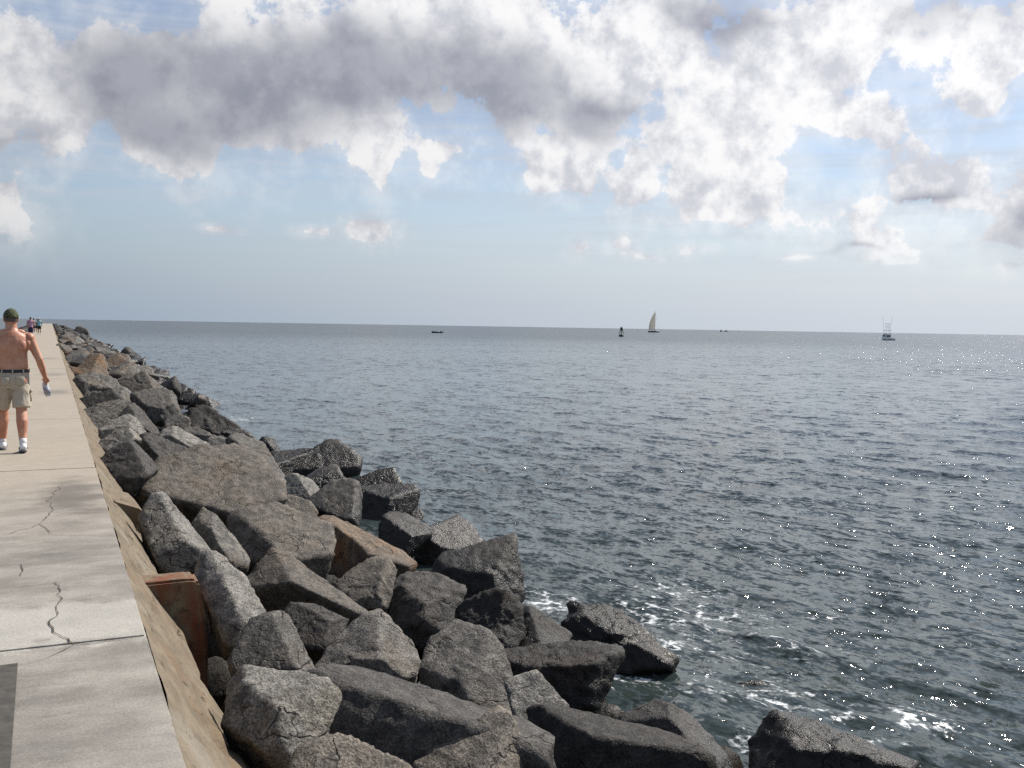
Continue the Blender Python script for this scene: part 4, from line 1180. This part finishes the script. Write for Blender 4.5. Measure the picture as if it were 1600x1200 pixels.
def person(name, loc, rz, spec, label):
    """figure facing +Y in its own axes, feet on z = 0, about 1.78 m tall before scaling"""
    root = empty(name, loc, rz)
    k = spec.get('h', 1.78) / 1.78
    root.scale = (k, k, k)
    tag(root, label, 'person')
    skin = spec['skin']; vx = spec.get('voxel', 0.02)
    lf, rf = spec['feet']                        # (x, y, z) of left / right ankle
    hipL, hipR = Vector((-0.095, 0.0, 0.90)), Vector((0.095, 0.0, 0.90))
    def leg_pts(hip, ank):
        a = Vector(ank)
        kn = (hip + a) / 2 + Vector((0, 0.035, 0.02))
        return [hip, hip.lerp(kn, 0.5), kn, kn.lerp(a, 0.32) + Vector((0, -0.022, 0)), kn.lerp(a, 0.7), a]
    legs = [(leg_pts(hipL, lf), lf), (leg_pts(hipR, rf), rf)]
    fat = spec.get('fat', 1.0)
    bm = bmesh.new()
    bw = spec.get('broad', 1.0)
    tors = [(0.84, 0, 0, .165 * fat, .125), (0.92, 0, -.005, .180 * fat, .140), (1.00, 0, 0, .180 * fat, .140), (1.06, 0, .008, .188 * fat, .146), (1.14, 0, .010, .182 * fat, .138),
            (1.24, 0, .0, .180 * bw, .130), (1.34, 0, -.008, .198 * bw, .130), (1.41, 0, -.012, .200 * bw, .118), (1.46, 0, -.014, .176 * bw, .098), (1.50, 0, -.012, .125 * bw, .082), (1.53, 0, -.004, .083 * bw, .072),
            (1.56, 0, .006, .068 * bw, .068), (1.62, 0, .016, .064 * bw, .068)]
    loft(bm, tors)
    # shoulder blades and buttocks
    for s_ in (-1, 1):
        add_ball(bm, (s_ * .095, -.085, 1.335), (.072, .045, .085))
        add_ball(bm, (s_ * .085, -.075, 0.90), (.088, .075, .085))
        add_ball(bm, (s_ * .200 * bw, -.006, 1.428), (.070, .070, .074))
        add_ball(bm, (s_ * .175 * bw, -.012, 1.36), (.060, .085, .085))
        add_ball(bm, (s_ * .085 * bw, -.012, 1.505), (.075, .045, .040))
    add_ball(bm, (0, .022, 1.672), (.076, .097, .116), 20, 14)      # head
    add_ball(bm, (0, .062, 1.620), (.052, .055, .058))             # jaw
    add_ball(bm, (0, .122, 1.662), (.013, .018, .020))             # nose
    for s_ in (-1, 1):
        add_ball(bm, (s_ * .079, .012, 1.665), (.012, .020, .033))  # ears
    for pts, _ in legs:
        add_tube(bm, pts, [.090 * fat, .084, .064, .068, .050, .040], 14)
    arms = {}
    for s_, key in ((-1, 'armL'), (1, 'armR')):
        sh = Vector((s_ * .207 * bw, -.005, 1.425)); el, wr = Vector(spec[key][0]), Vector(spec[key][1])
        add_tube(bm, [sh, sh.lerp(el, .45), el, el.lerp(wr, .35), wr], [.062 * bw, .056 * bw, .045 * bw, .046 * bw, .029], 12)
        dn = (wr - el).normalized()
        fw = Vector((0, 1, 0)); fw = (fw - dn * fw.dot(dn)).normalized()
        hand_shapes(bm, wr, dn, fw, Vector((s_, 0, 0)), spec.get('curl', 0.6))
        arms[key] = (el, wr, dn, fw)
    for pts, a in legs:                                             # feet
        a = Vector(a)
        add_tube(bm, [a + Vector((0, -.035, -.035)), a + Vector((0, .04, -.045)), a + Vector((0, .13, -.065))], [(.034, .036), (.038, .034), (.036, .020)], 10)
    bo = remeshed('body', bm, vx, M[skin], root, 3)
    nvt = len(bo.data.vertices)
    co = np.empty(nvt * 3); bo.data.vertices.foreach_get('co', co); co = co.reshape(-1, 3)
    bk = (co[:, 1] < 0) & (np.abs(co[:, 0]) < .2)
    spine = np.exp(-(co[:, 0] / .020) ** 2) * np.clip((co[:, 2] - 1.02) / .08, 0, 1) * np.clip((1.46 - co[:, 2]) / .08, 0, 1)
    flank = .006 * np.sin(co[:, 2] * 62) * np.clip((np.abs(co[:, 0]) - .08) / .06, 0, 1) * np.clip((1.13 - co[:, 2]) / .05, 0, 1) * np.clip((co[:, 2] - 1.0) / .04, 0, 1)
    co[:, 1] += np.where(bk, .014 * spine + flank, 0)
    bo.data.vertices.foreach_set('co', co.ravel())
    # face: eyes, mouth and brows sit on the front of the head
    for s_ in (-1, 1):
        bm = bmesh.new()
        add_ball(bm, (s_ * .030, .107, 1.682), (.013, .008, .007), 8, 6)
        bm_obj('eye', bm, M['white'], root)
    bm = bmesh.new()
    add_box(bm, (0, .112, 1.618), (.045, .012, .007))
    bm_obj('mouth', bm, M['pink'], root)
    hm = M[spec.get('hair', 'hair')]
    bm = bmesh.new()
    add_ball(bm, (0, .010, 1.690), (.083, .100, .108), 18, 12)
    for v in list(bm.verts):
        if v.co.y > .075 and v.co.z < 1.735 or v.co.z < 1.625:
            bm.verts.remove(v)
    if spec.get('long_hair'):
        add_tube(bm, [(0, -.06, 1.70), (0, -.10, 1.62), (0, -.10, 1.50)], [(.05, .03), (.05, .03), (.02, .015)], 10)
    bm_obj('hair', bm, hm, root, True)
    # shorts
    bm = bmesh.new()
    z0 = spec.get('hem', .56)
    loft(bm, [(.80, 0, -.01, .170 * fat, .135), (.88, 0, -.014, .192 * fat, .160), (.95, 0, -.008, .190 * fat, .155), (1.015, 0, 0, .184 * fat, .142)])
    for pts, _ in legs:
        hip, thigh, kn = pts[0], pts[1], pts[2]
        f = lambda z: hip.lerp(kn, max(0, min(1, (hip.z - z) / (hip.z - kn.z))))
        zs = [.92, .80, .68, z0]
        add_tube(bm, [f(z) + Vector((0, -.008, 0)) if z > kn.z else Vector((kn.x, kn.y - .005, z)) for z in zs], [.098 * fat, .102 * fat, .102, .104], 18)
    sh = remeshed('shorts', bm, max(.011, vx * .8), M[spec['shorts']], root, 3, spec.get('wrinkle', .008), 8.0, 5)
    if spec.get('cargo'):
        for s_ in (-1, 1):
            bm = bmesh.new()
            add_box(bm, (s_ * .205, -.012, .70), (.030, .125, .150))
            bmesh.ops.bevel(bm, geom=list(bm.edges), offset=.010, segments=2, affect='EDGES')
            pk = bm_obj('cargo_pocket', bm, M[spec['shorts']], sh, True)
            bm = bmesh.new()
            add_box(bm, (s_ * .212, -.012, .762), (.030, .135, .040))
            bmesh.ops.bevel(bm, geom=list(bm.edges), offset=.006, segments=2, affect='EDGES')
            bm_obj('pocket_flap', bm, M[spec['shorts']], sh, True)
        for s_ in (-1, 1):
            bm = bmesh.new()
            add_box(bm, (s_ * .085, -.168, .90), (.095, .012, .10))
            bmesh.ops.bevel(bm, geom=list(bm.edges), offset=.004, segments=1, affect='EDGES')
            bm_obj('back_pocket', bm, M[spec['shorts']], sh, True)
    if spec.get('belt'):
        bm = bmesh.new()
        loft(bm, [(1.000, 0, 0, .1905 * fat, .1485), (1.004, 0, 0, .1935 * fat, .1515), (1.034, 0, .002, .1930 * fat, .1510), (1.038, 0, .002, .1900 * fat, .1480)], 40)
        bl = bm_obj('belt', bm, M['belt'], root, False)
        for a in (-2.2, -1.57, -.9, -.2, 3.34):
            bm = bmesh.new()
            add_box(bm, (.1945 * fat * math.cos(a), .1525 * math.sin(a), 1.018), (.014, .014, .050))
            bm_obj('belt_loop', bm, M[spec['shorts']], bl)
    if spec.get('shirt'):
        bm = bmesh.new()
        loft(bm, [(.93, 0, -.006, .194 * fat, .156), (1.02, 0, 0, .192 * fat, .152), (1.14, 0, .004, .188 * fat, .143), (1.24, 0, 0, .190, .138), (1.34, 0, -.008, .205, .137), (1.42, 0, -.012, .203, .123),
                  (1.468, 0, -.014, .170, .100), (1.50, 0, -.012, .112, .082), (1.515, 0, -.010, .080, .072)])
        for s_, key in ((-1, 'armL'), (1, 'armR')):
            el = arms[key][0]
            s0 = Vector((s_ * .205, -.005, 1.435))
            add_ball(bm, (s_ * .200, -.006, 1.432), (.074, .074, .074))
            add_tube(bm, [s0, s0.lerp(el, .62)], [.068, .064], 12)
        remeshed('shirt', bm, max(.014, vx * .8), M[spec['shirt']], root, 3, .006, 7.0, 9)
    # shoes and socks
    for pts, a in legs:
        a = Vector(a); heel = a.z - .085
        tilt = Matrix.Rotation(-spec.get('heel', 0.0) if a.y < 0 else 0.0, 4, 'X')
        T = Matrix.Translation(a) @ tilt
        bm = bmesh.new()
        add_tube(bm, [(0, -.072, -.048), (0, -.05, -.030), (0, .02, -.030), (0, .09, -.050), (0, .165, -.064), (0, .195, -.068)],
                 [(.026, .028), (.041, .048), (.044, .046), (.048, .032), (.046, .020), (.024, .010)], 14)
        add_tube(bm, [(0, -.02, -.05), (0, -.022, .012)], [(.042, .052), (.040, .046)], 14)
        bmesh.ops.transform(bm, matrix=T, verts=bm.verts)
        shoe = remeshed('shoe', bm, max(.008, vx * .55), M[spec.get('shoes', 'white')], root, 2)
        bm = bmesh.new()
        add_tube(bm, [(0, -.082, -.080), (0, -.05, -.080), (0, .05, -.080), (0, .12, -.080), (0, .19, -.076), (0, .206, -.072)],
                 [(.026, .012), (.042, .012), (.044, .012), (.051, .012), (.043, .011), (.016, .008)], 12)
        bmesh.ops.transform(bm, matrix=T, verts=bm.verts)
        bm_obj('sole', bm, M['sole'] if spec.get('shoes', 'white') == 'white' else M['black'], shoe, True)
        if spec.get('socks'):
            for s_ in (-1, 1):
                bm = bmesh.new()
                add_tube(bm, [(s_ * .043, -.045, -.052), (s_ * .045, -.005, -.030), (s_ * .046, .035, -.048)], .0045, 6)
                bmesh.ops.transform(bm, matrix=T, verts=bm.verts)
                bm_obj('shoe_stripe', bm, M['navy'], shoe)
            bm = bmesh.new()
            add_tube(bm, [(0, -.018, -.01), (0, -.016, .035), (0, -.010, .072)], [(.041, .045), (.040, .042), (.043, .044)], 14)
            bmesh.ops.transform(bm, matrix=T, verts=bm.verts)
            bm_obj('sock', bm, M['sock'], root, True)
    if spec.get('cap'):
        bm = bmesh.new()
        add_ball(bm, (0, .014, 1.700), (.089, .110, .104), 24, 16)
        for v in list(bm.verts):
            if v.co.z < 1.672:
                bm.verts.remove(v)
        cp = bm_obj('cap', bm, M[spec['cap']], root, True)
        md = cp.modifiers.new('t', 'SOLIDIFY'); md.thickness = .004
        bm = bmesh.new()
        n = 14
        a_ = [(.080 * math.cos(t), .030 + .088 * math.sin(t), 1.690 - .010 * abs(math.cos(t))) for t in np.linspace(0, math.pi, n)]
        b_ = [(.086 * math.cos(t), .045 + .165 * math.sin(t), 1.676 - .022 * abs(math.cos(t))) for t in np.linspace(0, math.pi, n)]
        va = [bm.verts.new(p) for p in a_]; vb = [bm.verts.new(p) for p in b_]
        for i in range(n - 1):
            bm.faces.new((va[i], va[i + 1], vb[i + 1], vb[i]))
        br = bm_obj('brim', bm, M[spec['cap']], cp, True)
        md = br.modifiers.new('t', 'SOLIDIFY'); md.thickness = .004
        bm = bmesh.new()
        add_ball(bm, (0, .014, 1.804), (.009, .009, .005), 10, 6)
        bm_obj('button', bm, M[spec['cap']], cp)
        bm = bmesh.new()
        add_tube(bm, [(.088, -.03, 1.676), (.093, .02, 1.686), (.088, .09, 1.688)], [(.003, .006)] * 3, 6)
        bm_obj('glasses_arm', bm, M['white'], root)
    return root, arms

def build_people():
    # the man walking away, right heel just lifting
    p = on_z(20, 705, 0.0)
    man, arms = person('person', (p[0], p[1], 0.0), math.radians(5), dict(
        skin='skin', voxel=.0075, feet=((-.10, .23, .088), (.105, -.20, .100)), fat=1.03,
        armL=((-.33, -.05, 1.17), (-.39, .06, .94)), armR=((.310, -.05, 1.165), (.385, .07, .935)), curl=.95,
        shorts='khaki', cargo=True, belt=True, socks=True, cap='camo', hair='greyhair', hem=.555, heel=.18, wrinkle=.014, broad=1.0),
        'shirtless man in camouflage cap and khaki cargo shorts walking away along the walkway')
    # bottle hanging from his right hand
    el, wr, dn, fw = arms['armR']
    bt = empty('drink_bottle')
    tag(bt, 'pale drink bottle held low in the right hand of the shirtless man', 'bottle')
    prof = [(-.080, .020), (-.078, .031), (-.020, .033), (.045, .033), (.065, .028), (.082, .014), (.090, .0125)]
    def lathe(name, pr, mat):
        bm = bmesh.new()
        add_tube(bm, [(0, 0, z) for z, _ in pr], [r for _, r in pr], 20)
        return bm_obj(name, bm, mat, bt, True)
    M['bottle'] = plain_mat('clear_plastic', (0.50, 0.53, 0.56), 0.15, 0.05)
    M['blabel'] = plain_mat('bottle_label', (0.30, 0.30, 0.36), 0.5, 0.1)
    lathe('bottle_body', prof, M['bottle'])
    lathe('label', [(-.055, .0335), (-.055, .0345), (.025, .0345), (.025, .0335)], M['blabel'])
    lathe('bottle_cap', [(.090, .015), (.106, .015), (.107, .012)], M['white'])
    hp = wr + dn * .105 - Vector((1, 0, 0)) * .022
    bt.location = man.matrix_basis @ (hp + Vector((0.012, 0.0, -.075)))
    bt.rotation_euler = (math.radians(-6), math.radians(-14), 0)
    bt.scale = (1.15, 1.15, 1.15)
    # walkers far down the jetty
    swing = dict(armL=((-.27, -.06, 1.17), (-.26, .06, .95)), armR=((.27, .03, 1.17), (.26, .14, .97)))
    def walker(px, py, h, rz, label, **kw):
        q = on_z(px, py, 0.0)
        sp = dict(skin='skin2', voxel=.022, feet=((-.09, .14, .088), (.09, -.12, .09)), shorts='black', h=h, **swing)
        sp.update(kw)
        return person('person', (q[0], q[1], 0.0), math.radians(rz), sp, label)
    walker(48, 528.5, 1.80, 4, 'person in a pink shirt and navy shorts walking far down the walkway', shirt='pink', shorts='navy', hem=.50)
    walker(53, 520.5, 1.72, -8, 'person in a white top and black shorts beyond the pink shirt', shirt='whitecloth', shorts='black', hem=.58)
    walker(61.5, 522.5, 1.74, 5, 'person in a light blue top and dark shorts nearest the walkway edge far off', shirt='aqua', shorts='black', hem=.60, cap='whitecloth')
    walker(58.5, 520.0, 1.66, 10, 'person in black top half hidden behind the light blue one', shirt='black', shorts='navy', hem=.60, long_hair=True)
build_people()

# ------------------------------------------------------------------ boats and buoy
M['hullwhite'] = plain_mat('white_gelcoat', (0.70, 0.70, 0.70), 0.25, 0.04, 2.0)
M['hulldark'] = plain_mat('dark_hull_paint', (0.015, 0.016, 0.024), 0.3, 0.1, 2.0)
M['sail'] = plain_mat('cream_sailcloth', (0.78, 0.75, 0.68), 0.8, 0.06, 1.0)
_t = M['sail'].node_tree; _g = NT(_t)
_tr = _g.new('ShaderNodeBsdfTranslucent'); _tr.inputs['Color'].default_value = (0.74, 0.71, 0.64, 1)      # sun shines through the cloth
_ad = _g.new('ShaderNodeMixShader'); _ad.inputs[0].default_value = 0.5
_o = next(n for n in _t.nodes if n.type == 'OUTPUT_MATERIAL')
_b = next(n for n in _t.nodes if n.type == 'BSDF_PRINCIPLED')
_t.links.new(_b.outputs[0], _ad.inputs[1]); _t.links.new(_tr.outputs[0], _ad.inputs[2]); _t.links.new(_ad.outputs[0], _o.inputs['Surface'])
M['alu'] = plain_mat('aluminium', (0.30, 0.31, 0.33), 0.4, 0.05, 3.0, metallic=0.6)
M['glass'] = plain_mat('dark_glass', (0.012, 0.014, 0.018), 0.1, 0.1)
M['buoy'] = plain_mat('green_black_buoy_paint', (0.012, 0.026, 0.022), 0.5, 0.3, 3.0)
M['lamp'] = plain_mat('white_lantern', (0.65, 0.66, 0.66), 0.3, 0.05)
M['deckbrown'] = plain_mat('teak_deck', (0.20, 0.13, 0.08), 0.7)
def hull(L, B, H, sheer=0.12, n=18, draft=0.3):
    """pointed hull along +Y, bow at +L/2, from below the water up to the rail"""
    bm = bmesh.new()
    rings = []
    for i in range(n):
        t = i / (n - 1)
        y = -L / 2 + L * t
        w = B / 2 * (0.86 + 0.14 * math.sin(math.pi * min(1, t * 1.4)) if t < .55 else max(.015, 1 - ((t - .55) / .45) ** 2.1))
        top = H * (1 + sheer * (2 * t - .6) ** 2 * 2)
        prof = [(0, -draft), (w * .55, -draft * .7), (w * .86, 0.0), (w * .97, top * .5), (w, top)]
        rings.append([bm.verts.new((-x, y, z)) for x, z in prof[::-1]] + [bm.verts.new((x, y, z)) for x, z in prof[1:]])
    for a, b in zip(rings[:-1], rings[1:]):
        for k in range(len(a) - 1):
            bm.faces.new((a[k], b[k], b[k + 1], a[k + 1]))
        bm.faces.new((a[0], a[-1], b[-1], b[0]))                    # deck
    bm.faces.new(rings[0]); bm.faces.new(rings[-1][::-1])
    bmesh.ops.recalc_face_normals(bm, faces=bm.faces)
    return bm
def at_dist(px, dist):
    """point of the sea `dist` metres off in the direction of image column px"""
    d = ray(px, 515.0); d = np.array([d[0], d[1], 0]); d /= np.linalg.norm(d)
    return np.array([CAM[0], CAM[1], SEA_Z]) + d * dist
def facing(px, ang):
    d = ray(px, 515.0)
    return -math.atan2(d[0], d[1]) + math.radians(ang)      # 0 = bow pointing straight away from us
def tubes(name, segs, r, mat, parent, seg=6):
    for s_ in segs:                                         # one object for each piece
        bm = bmesh.new()
        add_tube(bm, s_, r, seg)
        o = bm_obj(name, bm, mat, parent)
    return o
def boxes(name, items, mat, parent, bev=0.0):
    for c, s_ in items:
        bm = bmesh.new()
        add_box(bm, c, s_)
        if bev:
            bmesh.ops.bevel(bm, geom=list(bm.edges), offset=bev, segments=2, affect='EDGES')
        o = bm_obj(name, bm, mat, parent)
    return o

def build_boats():
    # sailing yacht
    y = empty('sailing_yacht', at_dist(1022, 1080), facing(1022, -62))
    tag(y, 'sailing yacht with one tall cream mainsail set, on the horizon', 'sailboat')
    bm_obj('hull', hull(13.0, 3.9, 1.25), M['hulldark'], y, True)
    boxes('cabin', [((0, -.6, 1.65), (2.2, 4.6, .75))], M['hullwhite'], y, .15)
    boxes('cockpit_coaming', [((0, -4.6, 1.55), (2.7, 2.6, .45))], M['hullwhite'], y, .1)
    tubes('mast', [[(0, 1.0, 1.3), (0, 1.0, 23.0)]], .14, M['alu'], y)
    tubes('boom', [[(0, .9, 2.9), (-1.5, -5.6, 3.1)]], .11, M['alu'], y)
    tubes('forestay', [[(0, 1.0, 21.5), (0, 6.3, 1.5)]], .05, M['alu'], y)
    tubes('backstay', [[(0, 1.0, 22.8), (0, -6.3, 1.5)]], .03, M['alu'], y)
    tubes('spreader', [[(-1.1, 1.0, 11.5), (1.1, 1.0, 11.5)]], .05, M['alu'], y)
    # mainsail with a curved leech and some belly
    nv, nu = 22, 9
    vs, fs = [], []
    for i in range(nv):
        v = i / (nv - 1)
        chord = 6.6 * (1 - v) ** .62 * (1 + .16 * math.sin(math.pi * v)) + .15
        for j in range(nu):
            u = j / (nu - 1)
            a = math.radians(13 + 10 * v)
            bel = .55 * math.sin(math.pi * u) * (1 - v) ** .4
            vs.append((-math.sin(a) * chord * u - math.cos(a) * bel, .95 - math.cos(a) * chord * u + math.sin(a) * bel, 3.1 + 18.6 * v))
    for i in range(nv - 1):
        for j in range(nu - 1):
            k = i * nu + j
            fs.append((k, k + 1, k + nu + 1, k + nu))
    s = mesh_obj('mainsail', vs, fs, M['sail'], y, True)
    md = s.modifiers.new('t', 'SOLIDIFY'); md.thickness = .02
    tubes('batten', [[vs[i * nu], vs[i * nu + nu // 2], vs[i * nu + nu - 1]] for i in (5, 10, 15)], .04, M['alu'], s)

    # lighted buoy
    b = empty('navigation_buoy', at_dist(971, 470), 0.4)
    tag(b, 'dark navigation buoy with a lattice tower, standing left of the sailing yacht', 'buoy')
    bm = bmesh.new()
    add_tube(bm, [(0, 0, -.5), (0, 0, .75), (0, 0, .95)], [1.15, 1.15, .95], 24)
    bm_obj('float', bm, M['buoy'], b, True)
    for sx in (-1, 1):
        for sy in (-1, 1):
            tubes('leg', [[(sx * .72, sy * .72, .9), (sx * .42, sy * .42, 3.4)]], .11, M['buoy'], b)
    tubes('brace', [[(-.5, -.5, 2.0), (.5, -.5, 2.0)], [(.5, -.5, 2.0), (.5, .5, 2.0)], [(.5, .5, 2.0), (-.5, .5, 2.0)], [(-.5, .5, 2.0), (-.5, -.5, 2.0)]], .05, M['buoy'], b)
    boxes('daymark', [((0, 0, 3.55), (1.05, .08, 1.5)), ((0, 0, 3.55), (.08, 1.05, 1.5))], M['buoy'], b)
    bm = bmesh.new(); add_tube(bm, [(0, 0, 2.9), (0, 0, 4.35)], [.58, .58], 14)
    bm_obj('drum', bm, M['buoy'], b)
    bm = bmesh.new(); add_tube(bm, [(0, 0, 4.25), (0, 0, 4.4), (0, 0, 4.75), (0, 0, 4.9)], [.16, .2, .2, .05], 12)
    bm_obj('lantern', bm, M['lamp'], b, True)

    # sport-fishing boat with tower and outriggers, seen from its quarter
    f = empty('sport_fishing_boat', at_dist(1387, 545), facing(1387, 28))
    tag(f, 'white sport fishing boat with a tall tower and outrigger poles', 'fishing boat')
    bm_obj('hull', hull(10.5, 3.9, 1.15, .22), M['hullwhite'], f, True)
    boxes('boot_stripe', [((0, -5.27, .12), (3.3, .03, .22))], M['hulldark'], f)
    boxes('cabin', [((0, .8, 1.95), (2.9, 4.0, 1.7))], M['hullwhite'], f, .12)
    boxes('window', [((-1.46, .9, 2.25), (.03, 3.0, .6))], M['glass'], f)
    boxes('window', [((1.46, .9, 2.25), (.03, 3.0, .6))], M['glass'], f)
    boxes('window', [((0, -1.215, 2.15), (2.2, .03, .9))], M['glass'], f)
    boxes('flybridge', [((0, .3, 3.1), (2.6, 2.6, .65))], M['hullwhite'], f, .1)
    boxes('hardtop', [((0, .2, 5.0), (2.7, 2.8, .14))], M['hulldark'], f, .04)
    boxes('tower_platform', [((0, .2, 7.0), (1.3, 1.3, .1))], M['alu'], f)
    boxes('tower_top', [((0, .2, 8.5), (1.9, 1.7, .12))], M['hulldark'], f, .03)
    for sx in (-1, 1):
        for sy in (-1, 1):
            tubes('tower_leg', [[(sx * 1.35, .2 + sy * 1.3, 2.8), (sx * .62, .2 + sy * .6, 7.0), (sx * .8, .2 + sy * .7, 8.5)]], .055, M['alu'], f)
        tubes('outrigger', [[(sx * 1.5, .9, 2.6), (sx * 2.6, .4, 12.2)]], .05, M['alu'], f)
        boxes('cockpit_side', [((sx * 1.72, -3.2, 1.35), (.18, 3.9, .4))], M['hullwhite'], f)

    # open skiff with three people aboard
    k = empty('skiff', at_dist(683, 500), facing(683, 82))
    tag(k, 'small dark open skiff carrying three people', 'skiff')
    bm_obj('hull', hull(5.6, 1.9, .55, .25), M['hulldark'], k, True)
    boxes('gunwale', [((-.86, -.6, .62), (.12, 3.8, .08)), ((.86, -.6, .62), (.12, 3.8, .08))], M['hullwhite'], k)
    boxes('thwart', [((0, -1.2, .64), (1.5, .35, .08)), ((0, .3, .64), (1.4, .35, .08))], M['hullwhite'], k)
    boxes('outboard_motor', [((0, -2.95, .75), (.4, .45, .75))], M['black'], k, .08)
    for i, (yy, mt, lab) in enumerate(((-1.9, 'black', 'person in dark clothes seated at the stern of the skiff'), (-.9, 'whitecloth', 'person in a pale top seated amidships in the skiff'),
                                       (.5, 'black', 'person in dark clothes seated near the bow of the skiff'))):
        bm = bmesh.new()
        loft(bm, [(0, 0, 0, .19, .15), (.15, 0, 0, .20, .15), (.45, 0, .03, .21, .13), (.56, 0, .03, .12, .09), (.62, 0, .04, .06, .06), (.68, 0, .05, .06, .065)], 14)
        add_ball(bm, (0, .06, .80), (.085, .10, .12), 12, 8)
        for s_ in (-1, 1):
            add_tube(bm, [(s_ * .20, .02, .50), (s_ * .27, .10, .28), (s_ * .2, .30, .18)], [.055, .045, .035], 8)
            add_tube(bm, [(s_ * .10, .02, .06), (s_ * .12, .42, .10), (s_ * .12, .46, -.36)], [.085, .065, .045], 8)
        o = remeshed('person', bm, .035, M[mt], None, 2)
        mw = Matrix.Translation(k.location) @ Matrix.Rotation(k.rotation_euler.z, 4, 'Z')
        o.matrix_world = mw @ Matrix.Translation((0.1 * (-1) ** i, yy, .68))
        tag(o, lab, 'person')
    # two motor boats hull-down on the horizon
    for px, dist, ang, lab in ((1126.5, 2100, 15, 'tiny dark motorboat on the horizon right of the sailing yacht'), (1134.5, 2300, 70, 'tiny pale motorboat on the horizon beside the dark one')):
        q = empty('motorboat', at_dist(px, dist), facing(px, ang))
        tag(q, lab, 'motorboat', 'motorboats on the horizon')
        bm_obj('hull', hull(9.0, 3.2, 1.3), M['hulldark'], q, True)
        boxes('cabin', [((0, -.3, 2.3), (2.4, 3.4, 2.0))], M['alu' if ang < 50 else 'hullwhite'], q, .15)
        boxes('hardtop', [((0, -.5, 4.2), (2.4, 3.0, .2))], M['hulldark' if ang < 50 else 'hullwhite'], q)
        tubes('pylon', [[(-1, .8, 3.2), (-1, .6, 4.2)], [(1, .8, 3.2), (1, .6, 4.2)], [(-1, -1.6, 3.2), (-1, -1.8, 4.2)], [(1, -1.6, 3.2), (1, -1.8, 4.2)]], .1, M['alu'], q)
build_boats()
